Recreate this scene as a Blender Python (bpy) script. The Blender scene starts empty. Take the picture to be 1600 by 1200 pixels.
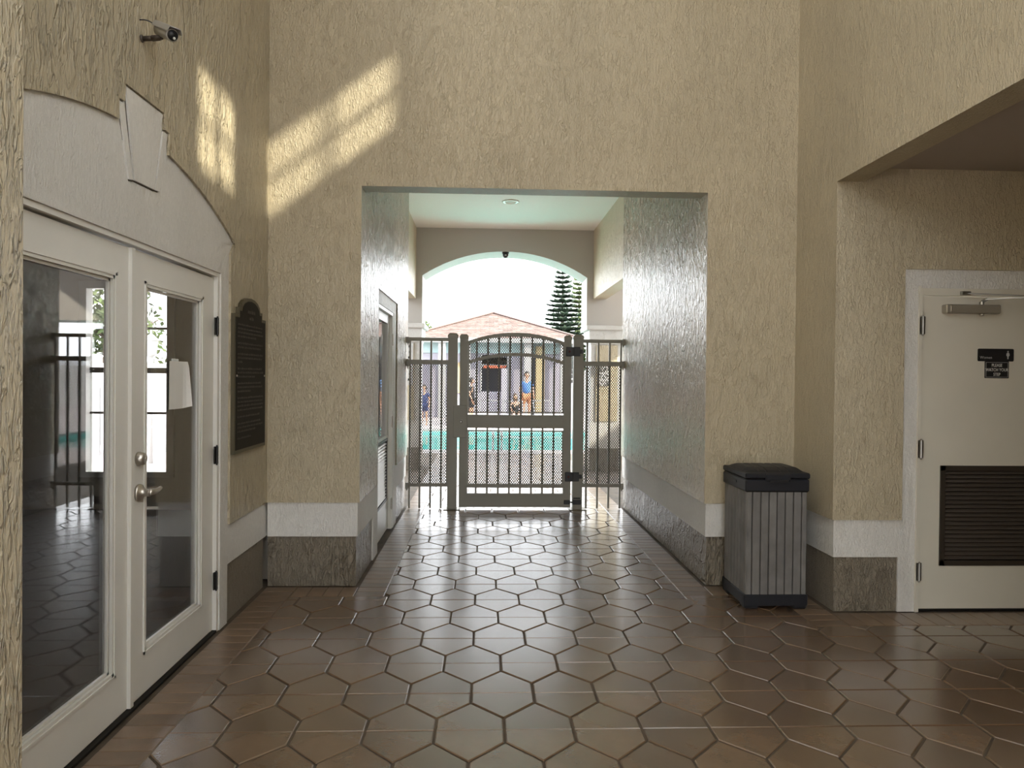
import bpy, bmesh, math, random
from mathutils import Vector, Matrix
from mathutils.geometry import tessellate_polygon
random.seed(7)
PI = math.pi
S = bpy.context.scene
COL = S.collection

# ------------------------------------------------------------------ camera, sky, sun, exposure
YAW, PITCH, ROLL, F = 0.0396598, -0.0102828, 0.0095810, 1102.9
H = 1.5
fw = Vector((math.sin(YAW)*math.cos(PITCH), math.cos(YAW)*math.cos(PITCH), math.sin(PITCH)))
R0 = Vector((math.cos(YAW), -math.sin(YAW), 0))
U0 = R0.cross(fw)
rt = R0*math.cos(ROLL) + U0*math.sin(ROLL)
up = -R0*math.sin(ROLL) + U0*math.cos(ROLL)
cam = bpy.data.objects.new('camera', bpy.data.cameras.new('camera'))
COL.objects.link(cam)
m = Matrix((rt, up, -fw)).transposed().to_4x4()
m.translation = (0, 0, H)
cam.matrix_world = m
cam.data.sensor_width = 36
cam.data.lens = F/1600*36
cam.data.clip_end = 400
S.camera = cam

SKY_STRENGTH = 1.3
SUN_STRENGTH = 2.9
EXPOSURE = 2.55
w = bpy.data.worlds.new('sky'); S.world = w; w.use_nodes = True
bg = w.node_tree.nodes['Background']
bg.inputs[0].default_value = (0.93, 0.965, 1.0, 1)
bg.inputs[1].default_value = SKY_STRENGTH
sl = bpy.data.lights.new('sun', 'SUN'); sun = bpy.data.objects.new('sun', sl); COL.objects.link(sun)
sl.energy = SUN_STRENGTH; sl.angle = math.radians(1.2); sl.color = (1.0, 0.92, 0.76)
sd = Vector((-1, 0.58, -0.745)).normalized()
sun.rotation_euler = sd.to_track_quat('-Z', 'Y').to_euler()
S.view_settings.view_transform = 'Standard'
S.view_settings.look = 'None'
S.view_settings.gamma = 1
S.view_settings.use_curve_mapping = False
S.view_settings.exposure = EXPOSURE
S.cycles.max_bounces = 12
S.cycles.diffuse_bounces = 8
S.cycles.transparent_max_bounces = 16
S.cycles.sample_clamp_indirect = 6
S.cycles.caustics_reflective = False
S.cycles.caustics_refractive = False

# ------------------------------------------------------------------ materials
def mat(name, col, rough=.6, metal=0, bump=None, var=None, spec=.5, rnd=0, coat=0):
    """bump=(scale xyz, distance, strength); var=(scale, amount) mottles the colour; rnd tints each piece"""
    M = bpy.data.materials.new(name); M.use_nodes = True
    N, L = M.node_tree.nodes, M.node_tree.links
    b = N['Principled BSDF']
    b.inputs['Base Color'].default_value = (*col, 1)
    b.inputs['Roughness'].default_value = rough
    b.inputs['Metallic'].default_value = metal
    b.inputs['Specular IOR Level'].default_value = spec
    if coat: b.inputs['Coat Weight'].default_value = coat; b.inputs['Coat Roughness'].default_value = .21; b.inputs['Coat IOR'].default_value = 1.7
    tc = N.new('ShaderNodeTexCoord')
    fac = None
    if var:
        n = N.new('ShaderNodeTexNoise'); n.inputs['Scale'].default_value = var[0]; n.inputs['Detail'].default_value = 5
        L.new(tc.outputs['Object'], n.inputs['Vector'])
        r = N.new('ShaderNodeMapRange'); r.inputs[1].default_value = .3; r.inputs[2].default_value = .7
        r.inputs[3].default_value = 1-var[1]; r.inputs[4].default_value = 1+var[1]
        L.new(n.outputs['Fac'], r.inputs[0]); fac = r.outputs[0]
    if rnd:
        oi = N.new('ShaderNodeObjectInfo'); ge = N.new('ShaderNodeNewGeometry')
        a = N.new('ShaderNodeMath'); a.operation = 'ADD'
        L.new(oi.outputs['Random'], a.inputs[0]); L.new(ge.outputs['Random Per Island'], a.inputs[1])
        f = N.new('ShaderNodeMath'); f.operation = 'FRACT'; L.new(a.outputs[0], f.inputs[0])
        r = N.new('ShaderNodeMapRange'); r.inputs[3].default_value = 1-rnd; r.inputs[4].default_value = 1+rnd
        L.new(f.outputs[0], r.inputs[0])
        if fac:
            mm = N.new('ShaderNodeMath'); mm.operation = 'MULTIPLY'; L.new(fac, mm.inputs[0]); L.new(r.outputs[0], mm.inputs[1]); fac = mm.outputs[0]
        else: fac = r.outputs[0]
    if fac:
        h = N.new('ShaderNodeVectorMath'); h.operation = 'SCALE'; h.inputs[0].default_value = col
        L.new(fac, h.inputs['Scale']); L.new(h.outputs[0], b.inputs['Base Color'])
    if bump:
        mp = N.new('ShaderNodeMapping'); mp.inputs['Scale'].default_value = bump[0]
        L.new(tc.outputs['Object'], mp.inputs[0])
        n = N.new('ShaderNodeTexNoise'); n.inputs['Scale'].default_value = 1; n.inputs['Detail'].default_value = 3
        L.new(mp.outputs[0], n.inputs['Vector'])
        bp = N.new('ShaderNodeBump'); bp.inputs['Distance'].default_value = bump[1]; bp.inputs['Strength'].default_value = bump[2]
        L.new(n.outputs['Fac'], bp.inputs['Height']); L.new(bp.outputs[0], b.inputs['Normal'])
    return M

def stucco(name, col, rough=.34, depth=.010, amt=1.0, sc=1.0, st=(1, 1, 1)):
    """skip-trowelled stucco dragged downwards: plateaus with torn vertical edges, and fine grain"""
    M = bpy.data.materials.new(name); M.use_nodes = True
    N, L = M.node_tree.nodes, M.node_tree.links
    b = N['Principled BSDF']; b.inputs['Roughness'].default_value = rough; b.inputs['Specular IOR Level'].default_value = .6
    tc = N.new('ShaderNodeTexCoord')
    def noise(s, det, dist=0):
        mp = N.new('ShaderNodeMapping'); mp.inputs['Scale'].default_value = [a*b_ for a, b_ in zip(s, st)]
        L.new(tc.outputs['Object'], mp.inputs[0])
        n = N.new('ShaderNodeTexNoise'); n.inputs['Scale'].default_value = 1; n.inputs['Detail'].default_value = det
        n.inputs['Distortion'].default_value = dist
        L.new(mp.outputs[0], n.inputs['Vector']); return n.outputs['Fac']
    def rng(s, a, b_, c, d):
        r = N.new('ShaderNodeMapRange'); r.inputs[1].default_value = a; r.inputs[2].default_value = b_
        r.inputs[3].default_value = c; r.inputs[4].default_value = d; r.interpolation_type = 'SMOOTHSTEP'
        L.new(s, r.inputs[0]); return r.outputs[0]
    def op(o, a, c):
        x = N.new('ShaderNodeMath'); x.operation = o
        for k, v in ((0, a), (1, c)):
            if isinstance(v, (int, float)): x.inputs[k].default_value = v
            else: L.new(v, x.inputs[k])
        return x.outputs[0]
    k = sc*2.1
    n1 = noise((34*k, 34*k, 12*k), 4, .6)
    plate = rng(n1, .46, .60, 0, 1)
    n2 = noise((110*k, 110*k, 40*k), 3, .3)
    n3 = noise((9*k, 9*k, 4*k), 2)
    ridge = rng(op('ABSOLUTE', op('SUBTRACT', noise((22*k, 22*k, 7*k), 3, 1.0), .5), 0), 0, .035, 1, 0)
    keep = rng(n3, .38, .62, .45, 1)
    hgt = op('ADD', op('MULTIPLY', op('ADD', plate, op('MULTIPLY', ridge, .6)), keep), op('MULTIPLY', n2, .45))
    bp = N.new('ShaderNodeBump'); bp.inputs['Distance'].default_value = depth; bp.inputs['Strength'].default_value = amt
    L.new(hgt, bp.inputs['Height']); L.new(bp.outputs[0], b.inputs['Normal'])
    v = op('MULTIPLY', rng(noise((1.3, 1.3, .8), 4), .3, .7, .93, 1.06), rng(plate, 0, 1, .97, 1.02))
    h = N.new('ShaderNodeVectorMath'); h.operation = 'SCALE'; h.inputs[0].default_value = col
    L.new(v, h.inputs['Scale']); L.new(h.outputs[0], b.inputs['Base Color'])
    return M

def glass(name, tint=(1, 1, 1), ior=1.5):
    M = bpy.data.materials.new(name); M.use_nodes = True
    N, L = M.node_tree.nodes, M.node_tree.links
    for n in list(N):
        if n.type != 'OUTPUT_MATERIAL': N.remove(n)
    t = N.new('ShaderNodeBsdfTransparent'); t.inputs[0].default_value = (*tint, 1)
    g = N.new('ShaderNodeBsdfGlossy'); g.inputs['Roughness'].default_value = 0
    f = N.new('ShaderNodeFresnel')
    ge = N.new('ShaderNodeNewGeometry'); iv = N.new('ShaderNodeMapRange')      # same reflectance from both sides of the thin pane
    iv.inputs[3].default_value = ior; iv.inputs[4].default_value = 1/ior
    L.new(ge.outputs['Backfacing'], iv.inputs[0]); L.new(iv.outputs[0], f.inputs[0])
    mx = N.new('ShaderNodeMixShader')
    L.new(f.outputs[0], mx.inputs[0]); L.new(t.outputs[0], mx.inputs[1]); L.new(g.outputs[0], mx.inputs[2])
    L.new(mx.outputs[0], N['Material Output'].inputs[0]); return M

YEL = (.53, .462, .328); WHT = (.74, .73, .70); TAN = (.255, .22, .17)
M = dict(
 yellow=stucco('yellow stucco', YEL, .4, depth=.0050, amt=.8), yellow_torn=stucco('torn yellow stucco', YEL, .4, .013, 1, .55, (1, 1, .8)), yellow_pass=stucco('glossy yellow stucco', YEL, .27, .024, 1, .75, (1, .42, .55)), tan_pass=stucco('glossy tan stucco', TAN, .3, .020, 1, .62, (1, .30, .75)), white_stucco=stucco('white stucco', WHT, .5, .004, .6, 1.4),

 groove=mat('groove shade', (.10, .085, .07), .8),  # shade of engraved grooves put into the colour
 tan=stucco('tan stucco', TAN, .5, .009),
 white_flat=stucco('smooth white stucco', (.68, .68, .67), .6, .003, .8, 3),
 beige_flat=mat('beige painted wall', (.62, .56, .50), .6, bump=((60, 60, 60), .002, .5)),
 ceil=mat('white textured ceiling', (.80, .80, .78), .7, bump=((50, 50, 50), .006, .8)),
 paver=mat('brown fired paver', (.142, .092, .056), .24, coat=1,  bump=((90, 90, 90), .0005, .8), var=(3.2, .22), rnd=.16),
 brick=mat('brown border brick', (.17, .112, .070), .36, coat=.6,  bump=((90, 90, 90), .0006, .8), var=(5, .2), rnd=.18),
 grout=mat('sandy grout', (.085, .065, .045), .8, bump=((200, 200, 200), .002, .6), var=(6, .35)),
 door=mat('white enamel', (.74, .73, .69), .35, bump=((20, 20, 20), .001, .3), var=(4, .03)),
 steel_door=mat('cream enamel', (.70, .67, .58), .4, var=(3, .03)),
 glass=glass('clear glass', ior=1.75), glass_dim=glass('grey tinted glass', (.66, .66, .66)), glass_sun=glass('tinted glass', (.72, .72, .70)), frost=mat('hazy glass', (.75, .80, .80), .15),
 gate=mat('taupe powder coat', (.31, .30, .26), .45, bump=((300, 300, 300), .0006, .4), var=(2, .06)),
 mesh=mat('taupe mesh', (.16, .155, .135), .6),
 black=mat('black plastic', (.012, .012, .014), .45), black_metal=mat('black metal', (.015, .014, .013), .4, .3),
 bronze=mat('dark bronze', (.012, .011, .009), .6, 0, spec=.25, var=(8, .2)), bronze_edge=mat('bronze edge', (.11, .095, .06), .4, .5),
 bronze_text=mat('worn raised lettering', (.055, .048, .040), .6),
 lou=mat('dark brown louvre', (.035, .027, .020), .45), nickel=mat('satin nickel', (.55, .52, .47), .3, .9),
 steel=mat('steel hinge', (.32, .31, .28), .35, .9), paper=mat('paper', (.8, .8, .78), .8),
 slat=mat('dark louvre slat', (.085, .070, .058), .4), closer=mat('sprayed aluminium', (.36, .33, .27), .4, .4), textw=mat('white lettering', (.75, .75, .72), .5),
 textg=mat('grey lettering', (.45, .45, .45), .5),
 binw=mat('weathered grey resin plank', (.165, .160, .155), .55, bump=((60, 60, 6), .002, .8), var=(9, .18), rnd=.10),
 binb=mat('black resin', (.010, .011, .016), .5), bingap=mat('dark groove', (.03, .028, .026), .7),
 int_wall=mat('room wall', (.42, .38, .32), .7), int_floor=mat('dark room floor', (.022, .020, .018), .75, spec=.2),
 camgrey=mat('camera housing', (.42, .41, .38), .4), camdark=mat('dark bracket', (.07, .055, .045), .5),
 deck=mat('pale pool deck', (.50, .45, .44), .8, var=(1.2, .12), bump=((30, 30, 30), .004, .6)),
 coping=mat('pool coping', (.40, .37, .36), .7), plaster=mat('turquoise pool plaster', (.20, .58, .55), .7),
 roof=mat('brown shingle', (.10, .066, .056), .9, var=(6, .3), rnd=.28), ridge=mat('ridge shingle', (.12, .08, .07), .9),
 hwall=mat('pale lavender render', (.30, .29, .34), .8, var=(.8, .1)), hcyan=mat('pale blue fascia', (.34, .46, .48), .6),
 hwhite=mat('white fascia', (.30, .30, .30), .6), hyel=mat('yellow render', (.34, .27, .15), .8), hwin=glass('house glass', (.25, .3, .35)),
 hdark=mat('dark room behind', (.08, .085, .11), .6), orange=mat('orange red board', (.35, .07, .03), .6),
 fence=mat('white vinyl', (.6, .6, .6), .4), trunk=mat('bark', (.09, .06, .045), .9, var=(9, .3)),
 pine=mat('dark pine needles', (.012, .032, .014), .7, rnd=.4), leaf=mat('bright green foliage', (.055, .085, .020), .6, rnd=.45),
 skin=mat('skin', (.42, .22, .14), .5), hair_b=mat('brown hair', (.055, .026, .014), .5), hair_d=mat('dark hair', (.012, .008, .007), .5),
 blue=mat('blue cloth', (.05, .14, .36), .8), orng=mat('tan shorts', (.36, .15, .07), .8), blk=mat('black cloth', (.008, .008, .010), .8),
 navy=mat('navy cloth', (.02, .03, .10), .8), sling=mat('lounge strap', (.25, .26, .28), .6), chrome=mat('chrome', (.6, .6, .6), .15, 1),
 lens=mat('light lens', (.55, .52, .45), .3), signw=mat('white sign', (.55, .55, .55), .5), signk=mat('black lettering', (.01, .01, .01), .6),
 lantern=mat('white lantern', (.6, .6, .58), .4),
)
# water: surface with fresnel reflection and a faint tint
Mw = glass('pool water', (.70, .95, .93), 1.33); N = Mw.node_tree.nodes; L = Mw.node_tree.links
nz = N.new('ShaderNodeTexNoise'); nz.inputs['Scale'].default_value = 3; bp = N.new('ShaderNodeBump'); bp.inputs['Distance'].default_value = .03
L.new(nz.outputs['Fac'], bp.inputs['Height'])
for n in N:
    if n.type in ('BSDF_GLOSSY', 'FRESNEL'): L.new(bp.outputs[0], n.inputs['Normal'])
M['water'] = Mw

# ------------------------------------------------------------------ helpers
OFF = {}
class MB:
    def __init__(s): s.v = []; s.f = []
    def add(s, vs, fs):
        n = len(s.v); s.v += [tuple(p) for p in vs]; s.f += [tuple(i+n for i in f) for f in fs]; return s
    def box(s, x0, x1, y0, y1, z0, z1):
        vs = [(x, y, z) for x in (x0, x1) for y in (y0, y1) for z in (z0, z1)]
        return s.add(vs, [(0,1,3,2),(4,6,7,5),(0,4,5,1),(2,3,7,6),(0,2,6,4),(1,5,7,3)])
    def bev(s, x0, x1, y0, y1, z0, z1, b=.004):
        """box with all edges chamfered"""
        bm = bmesh.new(); bmesh.ops.create_cube(bm, size=1)
        bmesh.ops.scale(bm, vec=(x1-x0, y1-y0, z1-z0), verts=bm.verts)
        bmesh.ops.translate(bm, vec=((x0+x1)/2, (y0+y1)/2, (z0+z1)/2), verts=bm.verts)
        bmesh.ops.bevel(bm, geom=bm.edges[:], offset=b, segments=1, affect='EDGES')
        return s.bm(bm)
    def bm(s, bm):
        bm.verts.index_update()
        s.add([v.co[:] for v in bm.verts], [[v.index for v in f.verts] for f in bm.faces]); bm.free(); return s
    def prism(s, poly, a, c, ax, holes=None):
        """poly of 2D points extruded along axis ax from a to c; remaining axes in order"""
        def P(p, d):
            return {'X': (d, p[0], p[1]), 'Y': (p[0], d, p[1]), 'Z': (p[0], p[1], d)}[ax]
        n = len(poly)
        vs = [P(p, a) for p in poly]+[P(p, c) for p in poly]
        fs = [(i, (i+1) % n, n+(i+1) % n, n+i) for i in range(n)]
        for t in tessellate_polygon([[Vector((p[0], p[1], 0)) for p in poly]]):
            fs += [tuple(t), tuple(i+n for i in t)]
        return s.add(vs, fs)
    def tube(s, pts, r, n=8, cap=True):
        pts = [Vector(p) for p in pts]; rs = r if isinstance(r, (list, tuple)) else [r]*len(pts)
        base = len(s.v); prev = None
        for i, p in enumerate(pts):
            t = (pts[min(i+1, len(pts)-1)] - pts[max(i-1, 0)]).normalized()
            a = Vector((0, 0, 1)) if abs(t.z) < .9 else Vector((1, 0, 0))
            if prev is not None: a = prev
            u = (a - t*a.dot(t)).normalized(); prev = u; v = t.cross(u)
            for k in range(n):
                q = p + (u*math.cos(2*PI*k/n) + v*math.sin(2*PI*k/n))*rs[i]; s.v.append(tuple(q))
        for i in range(len(pts)-1):
            for k in range(n):
                a = base+i*n+k; b = base+i*n+(k+1) % n; s.f.append((a, b, b+n, a+n))
        if cap:
            s.f.append(tuple(base+k for k in reversed(range(n)))); s.f.append(tuple(base+(len(pts)-1)*n+k for k in range(n)))
        return s
    def bar(s, p, q, wd, hd, upv=(0, 1, 0)):
        p, q = Vector(p), Vector(q); t = (q-p).normalized(); u = Vector(upv); u = (u-t*u.dot(t)).normalized(); v = t.cross(u)
        vs = [x + u*a*hd/2 + v*b*wd/2 for x in (p, q) for a in (-1, 1) for b in (-1, 1)]
        return s.add(vs, [(0,1,3,2),(4,6,7,5),(0,4,5,1),(2,3,7,6),(0,2,6,4),(1,5,7,3)])
    def lathe(s, prof, c, axis=(0, 0, 1), n=20):
        """prof = [(radius, height)]"""
        ax = Vector(axis).normalized(); a = Vector((0, 0, 1)) if abs(ax.z) < .9 else Vector((1, 0, 0))
        u = (a-ax*a.dot(ax)).normalized(); v = ax.cross(u); base = len(s.v); c = Vector(c)
        for r, h in prof:
            for k in range(n): s.v.append(tuple(c + ax*h + (u*math.cos(2*PI*k/n)+v*math.sin(2*PI*k/n))*r))
        for i in range(len(prof)-1):
            for k in range(n):
                a = base+i*n+k; b = base+i*n+(k+1) % n; s.f.append((a, b, b+n, a+n))
        s.f.append(tuple(base+k for k in reversed(range(n)))); s.f.append(tuple(base+(len(prof)-1)*n+k for k in range(n)))
        return s
    def ell(s, c, r, n=12, m_=8):
        bm = bmesh.new(); bmesh.ops.create_uvsphere(bm, u_segments=n, v_segments=m_, radius=1)
        bmesh.ops.scale(bm, vec=r, verts=bm.verts); bmesh.ops.translate(bm, vec=c, verts=bm.verts); return s.bm(bm)
    def build(s, name, m_, parent=None, smooth=False, kind=None):
        me = bpy.data.meshes.new(name)
        o_ = OFF.get(parent.name, Vector((0, 0, 0))) if parent else Vector((0, 0, 0))
        me.from_pydata([tuple(Vector(v)-o_) for v in s.v], [], s.f)
        bm = bmesh.new(); bm.from_mesh(me); bmesh.ops.recalc_face_normals(bm, faces=bm.faces); bm.to_mesh(me); bm.free()
        if smooth:
            for p in me.polygons: p.use_smooth = True
        me.materials.append(M[m_] if isinstance(m_, str) else m_)
        o = bpy.data.objects.new(name, me); COL.objects.link(o)
        if parent: o.parent = parent; OFF[o.name] = o_
        if kind: o['kind'] = kind
        return o
def B(*a): return MB().box(*a)
def tag(o, label=None, cat=None, group=None, kind=None):
    if label: o['label'] = label
    if cat: o['category'] = cat
    if group: o['group'] = group
    if kind: o['kind'] = kind
    return o
def thing(name, loc, label=None, cat=None, group=None, kind=None):
    o = bpy.data.objects.new(name, None); COL.objects.link(o); o.location = loc; o.empty_display_size = .1
    OFF[o.name] = Vector(loc); return tag(o, label, cat, group, kind)
def struct(name, mb, m_, label=None, smooth=False):
    o = mb.build(name, m_, None, smooth); o['kind'] = 'structure'
    if label: o['label'] = label
    return o
def text(body, size, mtx, m_, name, parent, depth=.0006, align='CENTER', sx=1):
    cu = bpy.data.curves.new('t', 'FONT'); cu.body = body; cu.size = size; cu.extrude = depth; cu.align_x = align; cu.align_y = 'CENTER'; cu.resolution_u = 3
    t = bpy.data.objects.new('t', cu); COL.objects.link(t)
    dg = bpy.context.evaluated_depsgraph_get(); me = bpy.data.meshes.new_from_object(t.evaluated_get(dg)); bpy.data.objects.remove(t)
    me.transform(Matrix.Diagonal((sx, 1, 1, 1))); me.transform(mtx)
    if parent: me.transform(Matrix.Translation(-OFF.get(parent.name, Vector((0, 0, 0)))))
    me.materials.clear(); me.materials.append(M[m_]); o = bpy.data.objects.new(name, me); COL.objects.link(o); o.parent = parent
    return o
FACE_CAM = Matrix.Rotation(PI/2, 4, 'X')                       # text plane facing -Y
# ------------------------------------------------------------------ measures of the place
XL, YB, XR, YA = -1.52, 5.025, 2.248, 4.446      # left wall, back wall, right wall, alcove wall
P0, P1, YG = -.874, 1.596, 7.99                   # passage sides, gate line
ZH, ZT = 2.835, 6.4                               # passage opening height, lobby height
ZB1, ZB2 = .355, .598                             # tan base top, white band top
RW, RT = .014, .026                               # white and tan faces set back from the yellow

# ------------------------------------------------------------------ walls
def archz(y): return 2.562-.198*(y-3.2)**2
pts = [(1.7, 4.7), (YB, 4.7), (YB, ZB2), (4.30, ZB2), (4.30, 2.22), (4.365, 2.29)]
y = 4.3
arc = []
while y > 3.475: arc.append((y, archz(y))); y -= .08
pts += arc + [(3.466, archz(3.466)), (3.466, 2.652), (3.418, 2.655), (3.412, 2.728), (3.053, 2.722), (3.045, 2.645), (3.000, 2.640), (3.0, archz(3.0))]
y = 2.92
while y > 2.05: pts.append((y, archz(y))); y -= .08
pts += [(2.035, 2.29), (1.7, 2.29)]
struct('wall_left', MB().prism(pts, XL-.06, XL, 'X').box(XL-.06, XL, -.4, 1.7, ZB2, 3.6).box(XL-.06, XL, 1.6, 1.7, 3.6, 4.7).box(XL-.06, XL, -3.6, -2.8, ZB2, 3.6).box(XL-.06, XL, -2.8, -.4, 0, 3.6)
       .box(XL-.06, XL, -3.6, YB, 6.1, ZT).box(XL-.06, XL, -3.6, -3.2, 4.7, 6.1).box(XL-.06, XL, -.2, .2, 4.7, 6.1).box(XL-.06, XL, 4.2, YB, 4.7, 6.1), 'yellow_torn')
struct('trim_1', MB().box(XL-.18, XL-RW, 4.18, 4.30, 0, ZB1).box(XL-.18, XL-RW, 4.18, YB+.1, ZB1, ZB2).box(XL-.18, XL-RW, 4.18, 4.34, ZB2, 2.085)
       .box(XL-.18, XL-RW, 1.7, 4.42, 2.085, 2.76).box(XL-.18, XL-RW, 1.7, 2.23, 0, 2.085), 'white_stucco')
KC = [(3.062, 2.712), (3.403, 2.718), (3.322, 2.345), (3.139, 2.338)]
KA = [(3.006, 2.634), (3.050, 2.637), (3.128, 2.336), (3.094, 2.330)]
KB = [(3.416, 2.645), (3.460, 2.645), (3.376, 2.350), (3.333, 2.347)]
def grow(p, d):
    c = (sum(a[0] for a in p)/4, sum(a[1] for a in p)/4); return [(a[0]+math.copysign(d, a[0]-c[0]), a[1]+math.copysign(d, a[1]-c[1])) for a in p]
struct('trim_2', MB().prism(KC, XL-RW-.002, XL-.004, 'X'), 'white_stucco')
struct('trim_3', MB().prism(KA, XL-RW-.002, XL-.006, 'X').prism(KB, XL-RW-.002, XL-.006, 'X'), 'white_stucco')
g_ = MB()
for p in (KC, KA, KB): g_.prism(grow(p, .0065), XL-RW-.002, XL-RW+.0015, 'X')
struct('trim_12', g_, 'groove')  # proud strips coloured dark for the shade inside deep grooves
struct('baseboard_left', B(XL-.1, XL-RT, 4.30, YB, 0, ZB1), 'tan')
struct('wall_near_left', B(XL-.1, -1.272, 1.62, 2.0, 0, ZT), 'yellow_torn')
# lobby wall behind the passage opening
struct('wall_back', MB().box(XL-.06, P0, YB, YB+.012, ZB2, ZH).box(XL-.06, P0-.2, YB+.012, YB+.2, ZB2, ZH).box(P1, XR, YB, YB+.012, ZB2, ZH).box(P1+.22, XR, YB+.012, YB+.2, ZB2, ZH)
       .box(XL-.06, P0, YB, YB+.17, ZH, ZT).box(P1, XR, YB, YB+.17, ZH, ZT).box(P0, P1, YB, YB+.17, ZH, ZT), 'yellow')
struct('trim_4', MB().box(XL, P0-.2, YB+RW, YB+.19, ZB1, ZB2).box(P1+.22, XR, YB+RW, YB+.2, ZB1, ZB2), 'white_stucco')
struct('baseboard_back', MB().box(XL, P0-.2, YB+RT, YB+.19, 0, ZB1).box(P1+.22, XR, YB+RT, YB+.2, 0, ZB1), 'tan')
# passage walls
GL0, GL1 = 5.87, 7.15          # white frame round the passage door
D0, D1, DZ = 5.99, 6.98, 2.11  # its opening
YE = 8.12
struct('wall_passage_left', MB().box(P0-.2, P0, YB+.012, YB+.2, ZB2, ZH).box(P0-.2, P0, YB+.2, GL0, ZB2, 3.9).box(P0-.2, P0, GL1, YE, ZB2, 3.9).box(P0-.2, P0, GL0, GL1, 2.22, 3.9), 'yellow_pass')
struct('trim_5', MB().box(P0-.2, P0-RW, YB+RW, GL0, ZB1, ZB2).box(P0-.2, P0-RW, GL1, YE, ZB1, ZB2)
       .box(P0-.2, P0-RW, GL0, D0, 0, 2.22).box(P0-.2, P0-RW, D1, GL1, 0, 2.22).box(P0-.2, P0-RW, D0, D1, DZ, 2.22), 'white_stucco')
struct('baseboard_passage_left', MB().box(P0-.2, P0-RT, YB+RT, GL0-.12, 0, ZB1).box(P0-.2, P0-RT, GL1+.1, YE, 0, ZB1)
       , 'tan_pass')
struct('trim_6', MB().box(P0-.2, P0-RW, GL0-.12, GL0, 0, ZB1).box(P0-.2, P0-RW, GL1, GL1+.1, 0, ZB1), 'white_stucco')
struct('wall_passage_right', MB().box(P1, P1+.22, YB+.012, YB+.2, ZB2, ZH).box(P1, P1+.22, YB+.2, YE, ZB2, 3.9), 'yellow_pass')
struct('trim_7', B(P1+RW, P1+.22, YB+RW, YE, ZB1, ZB2), 'white_stucco')
struct('baseboard_passage_right', B(P1+RT, P1+.22, YB+RT, YE, 0, ZB1), 'tan_pass')
struct('ceiling_passage', B(-3.2, 4.9, YB+.17, 11.95, 3.86, 4.1), 'ceil')
# right wall of the lobby with the alcove opening and two high windows
ZA, ZC = 2.771, 2.86
WINS = [(1.615, 2.145), (2.805, 3.335)]; WZ = (5.417, 5.937)
mb = MB().box(XR, XR+.2, YA, YB, ZB2, ZT).box(XR, XR+.17, 1.7, YA, ZA, WZ[0]-.33).box(XR, XR+.17, .2, 1.7, 0, WZ[0]-.33).box(XR, XR+.17, -3.6, .2, 0, 3.0)
mb.box(XR, XR+.17, .2, YA, WZ[1]+.3, ZT).box(XR, XR+.17, -3.6, .2, 6.1, ZT).box(XR, XR+.17, -3.6, -3.3, 3.0, 6.1).box(XR, XR+.17, -.5, .2, 3.0, 6.1).box(XR, XR+.17, -2.0, -1.8, 3.0, 6.1)  # high gaps behind the camera added to light the left wall
for a, b in ((.2, WINS[0][0]-.33), (WINS[0][1]+.05, WINS[1][0]-.33), (WINS[1][1]+.05, YA)): mb.box(XR, XR+.17, a, b, WZ[0]-.33, WZ[1]+.3)
struct('wall_right', mb, 'yellow')
struct('trim_8', B(XR+RW, XR+.2, YA+RW, YB, ZB1, ZB2), 'white_stucco')
struct('baseboard_right', B(XR+RT, XR+.2, YA+RT, YB, 0, ZB1), 'tan')
for i, (a, b) in enumerate(WINS):
    t = thing('window_%d' % (i+1), (XR, a, WZ[0]), kind='structure')
    mb = MB().box(XR-.001, XR+.03, a-.36, a, WZ[0]-.32, WZ[1]+.32).box(XR-.001, XR+.03, b, b+.12, WZ[0]-.32, WZ[1]+.32)
    mb.box(XR-.001, XR+.03, a, b, WZ[0]-.32, WZ[0]).box(XR-.001, XR+.03, a, b, WZ[1], WZ[1]+.32)
    mb.box(XR, XR+.03, (a+b)/2-.017, (a+b)/2+.017, WZ[0], WZ[1]).box(XR, XR+.03, a, b, WZ[0]+.24, WZ[0]+.27)
    mb.build('window_frame', 'door', t)
    B(XR+.034, XR+.038, a, b, WZ[0], WZ[1]).build('glass_pane', 'glass_sun', t)
# alcove
XD0, XD1, ZDW = 2.825, 3.80, 2.046
struct('wall_alcove', MB().box(XR+.2, 2.705, YA, YA+.2, ZB2, 3.0).box(2.705, 3.92, YA, YA+.2, 2.219, 3.0).box(3.92, 4.9, YA, YA+.2, ZB2, 3.0), 'yellow')
struct('trim_9', MB().box(XR+.2, 2.69, YA+RW, YA+.2, ZB1, ZB2).box(2.69, 2.812, YA+RW, YA+.2, 0, 2.3).box(2.812, 3.813, YA+RW, YA+.2, 2.098, 2.3)
       .box(3.813, 3.93, YA+RW, YA+.2, 0, 2.3).box(3.93, 4.9, YA+RW, YA+.2, ZB1, ZB2), 'white_stucco')
struct('baseboard_alcove', MB().box(XR+.2, 2.69, YA+RT, YA+.2, 0, ZB1).box(3.93, 4.9, YA+RT, YA+.2, 0, ZB1), 'tan')
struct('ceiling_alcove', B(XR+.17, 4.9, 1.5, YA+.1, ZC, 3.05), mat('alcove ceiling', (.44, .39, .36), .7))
struct('wall_alcove_side', MB().box(4.7, 4.9, 1.5, YA, 0, 3.0).box(XR+.17, 4.7, 1.5, 1.7, 0, 3.0), 'yellow')
SX0, SX1, SY0, SY1 = .1, 1.95, -1.6, 1.8
struct('ceiling', MB().box(XL-.2, SX0, -3.8, YB+.2, ZT, ZT+.12).box(SX1, XR+.2, -3.8, YB+.2, ZT, ZT+.12).box(SX0, SX1, -3.8, SY0, ZT, ZT+.12).box(SX0, SX1, SY1, YB+.2, ZT, ZT+.12), 'ceil')
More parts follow.
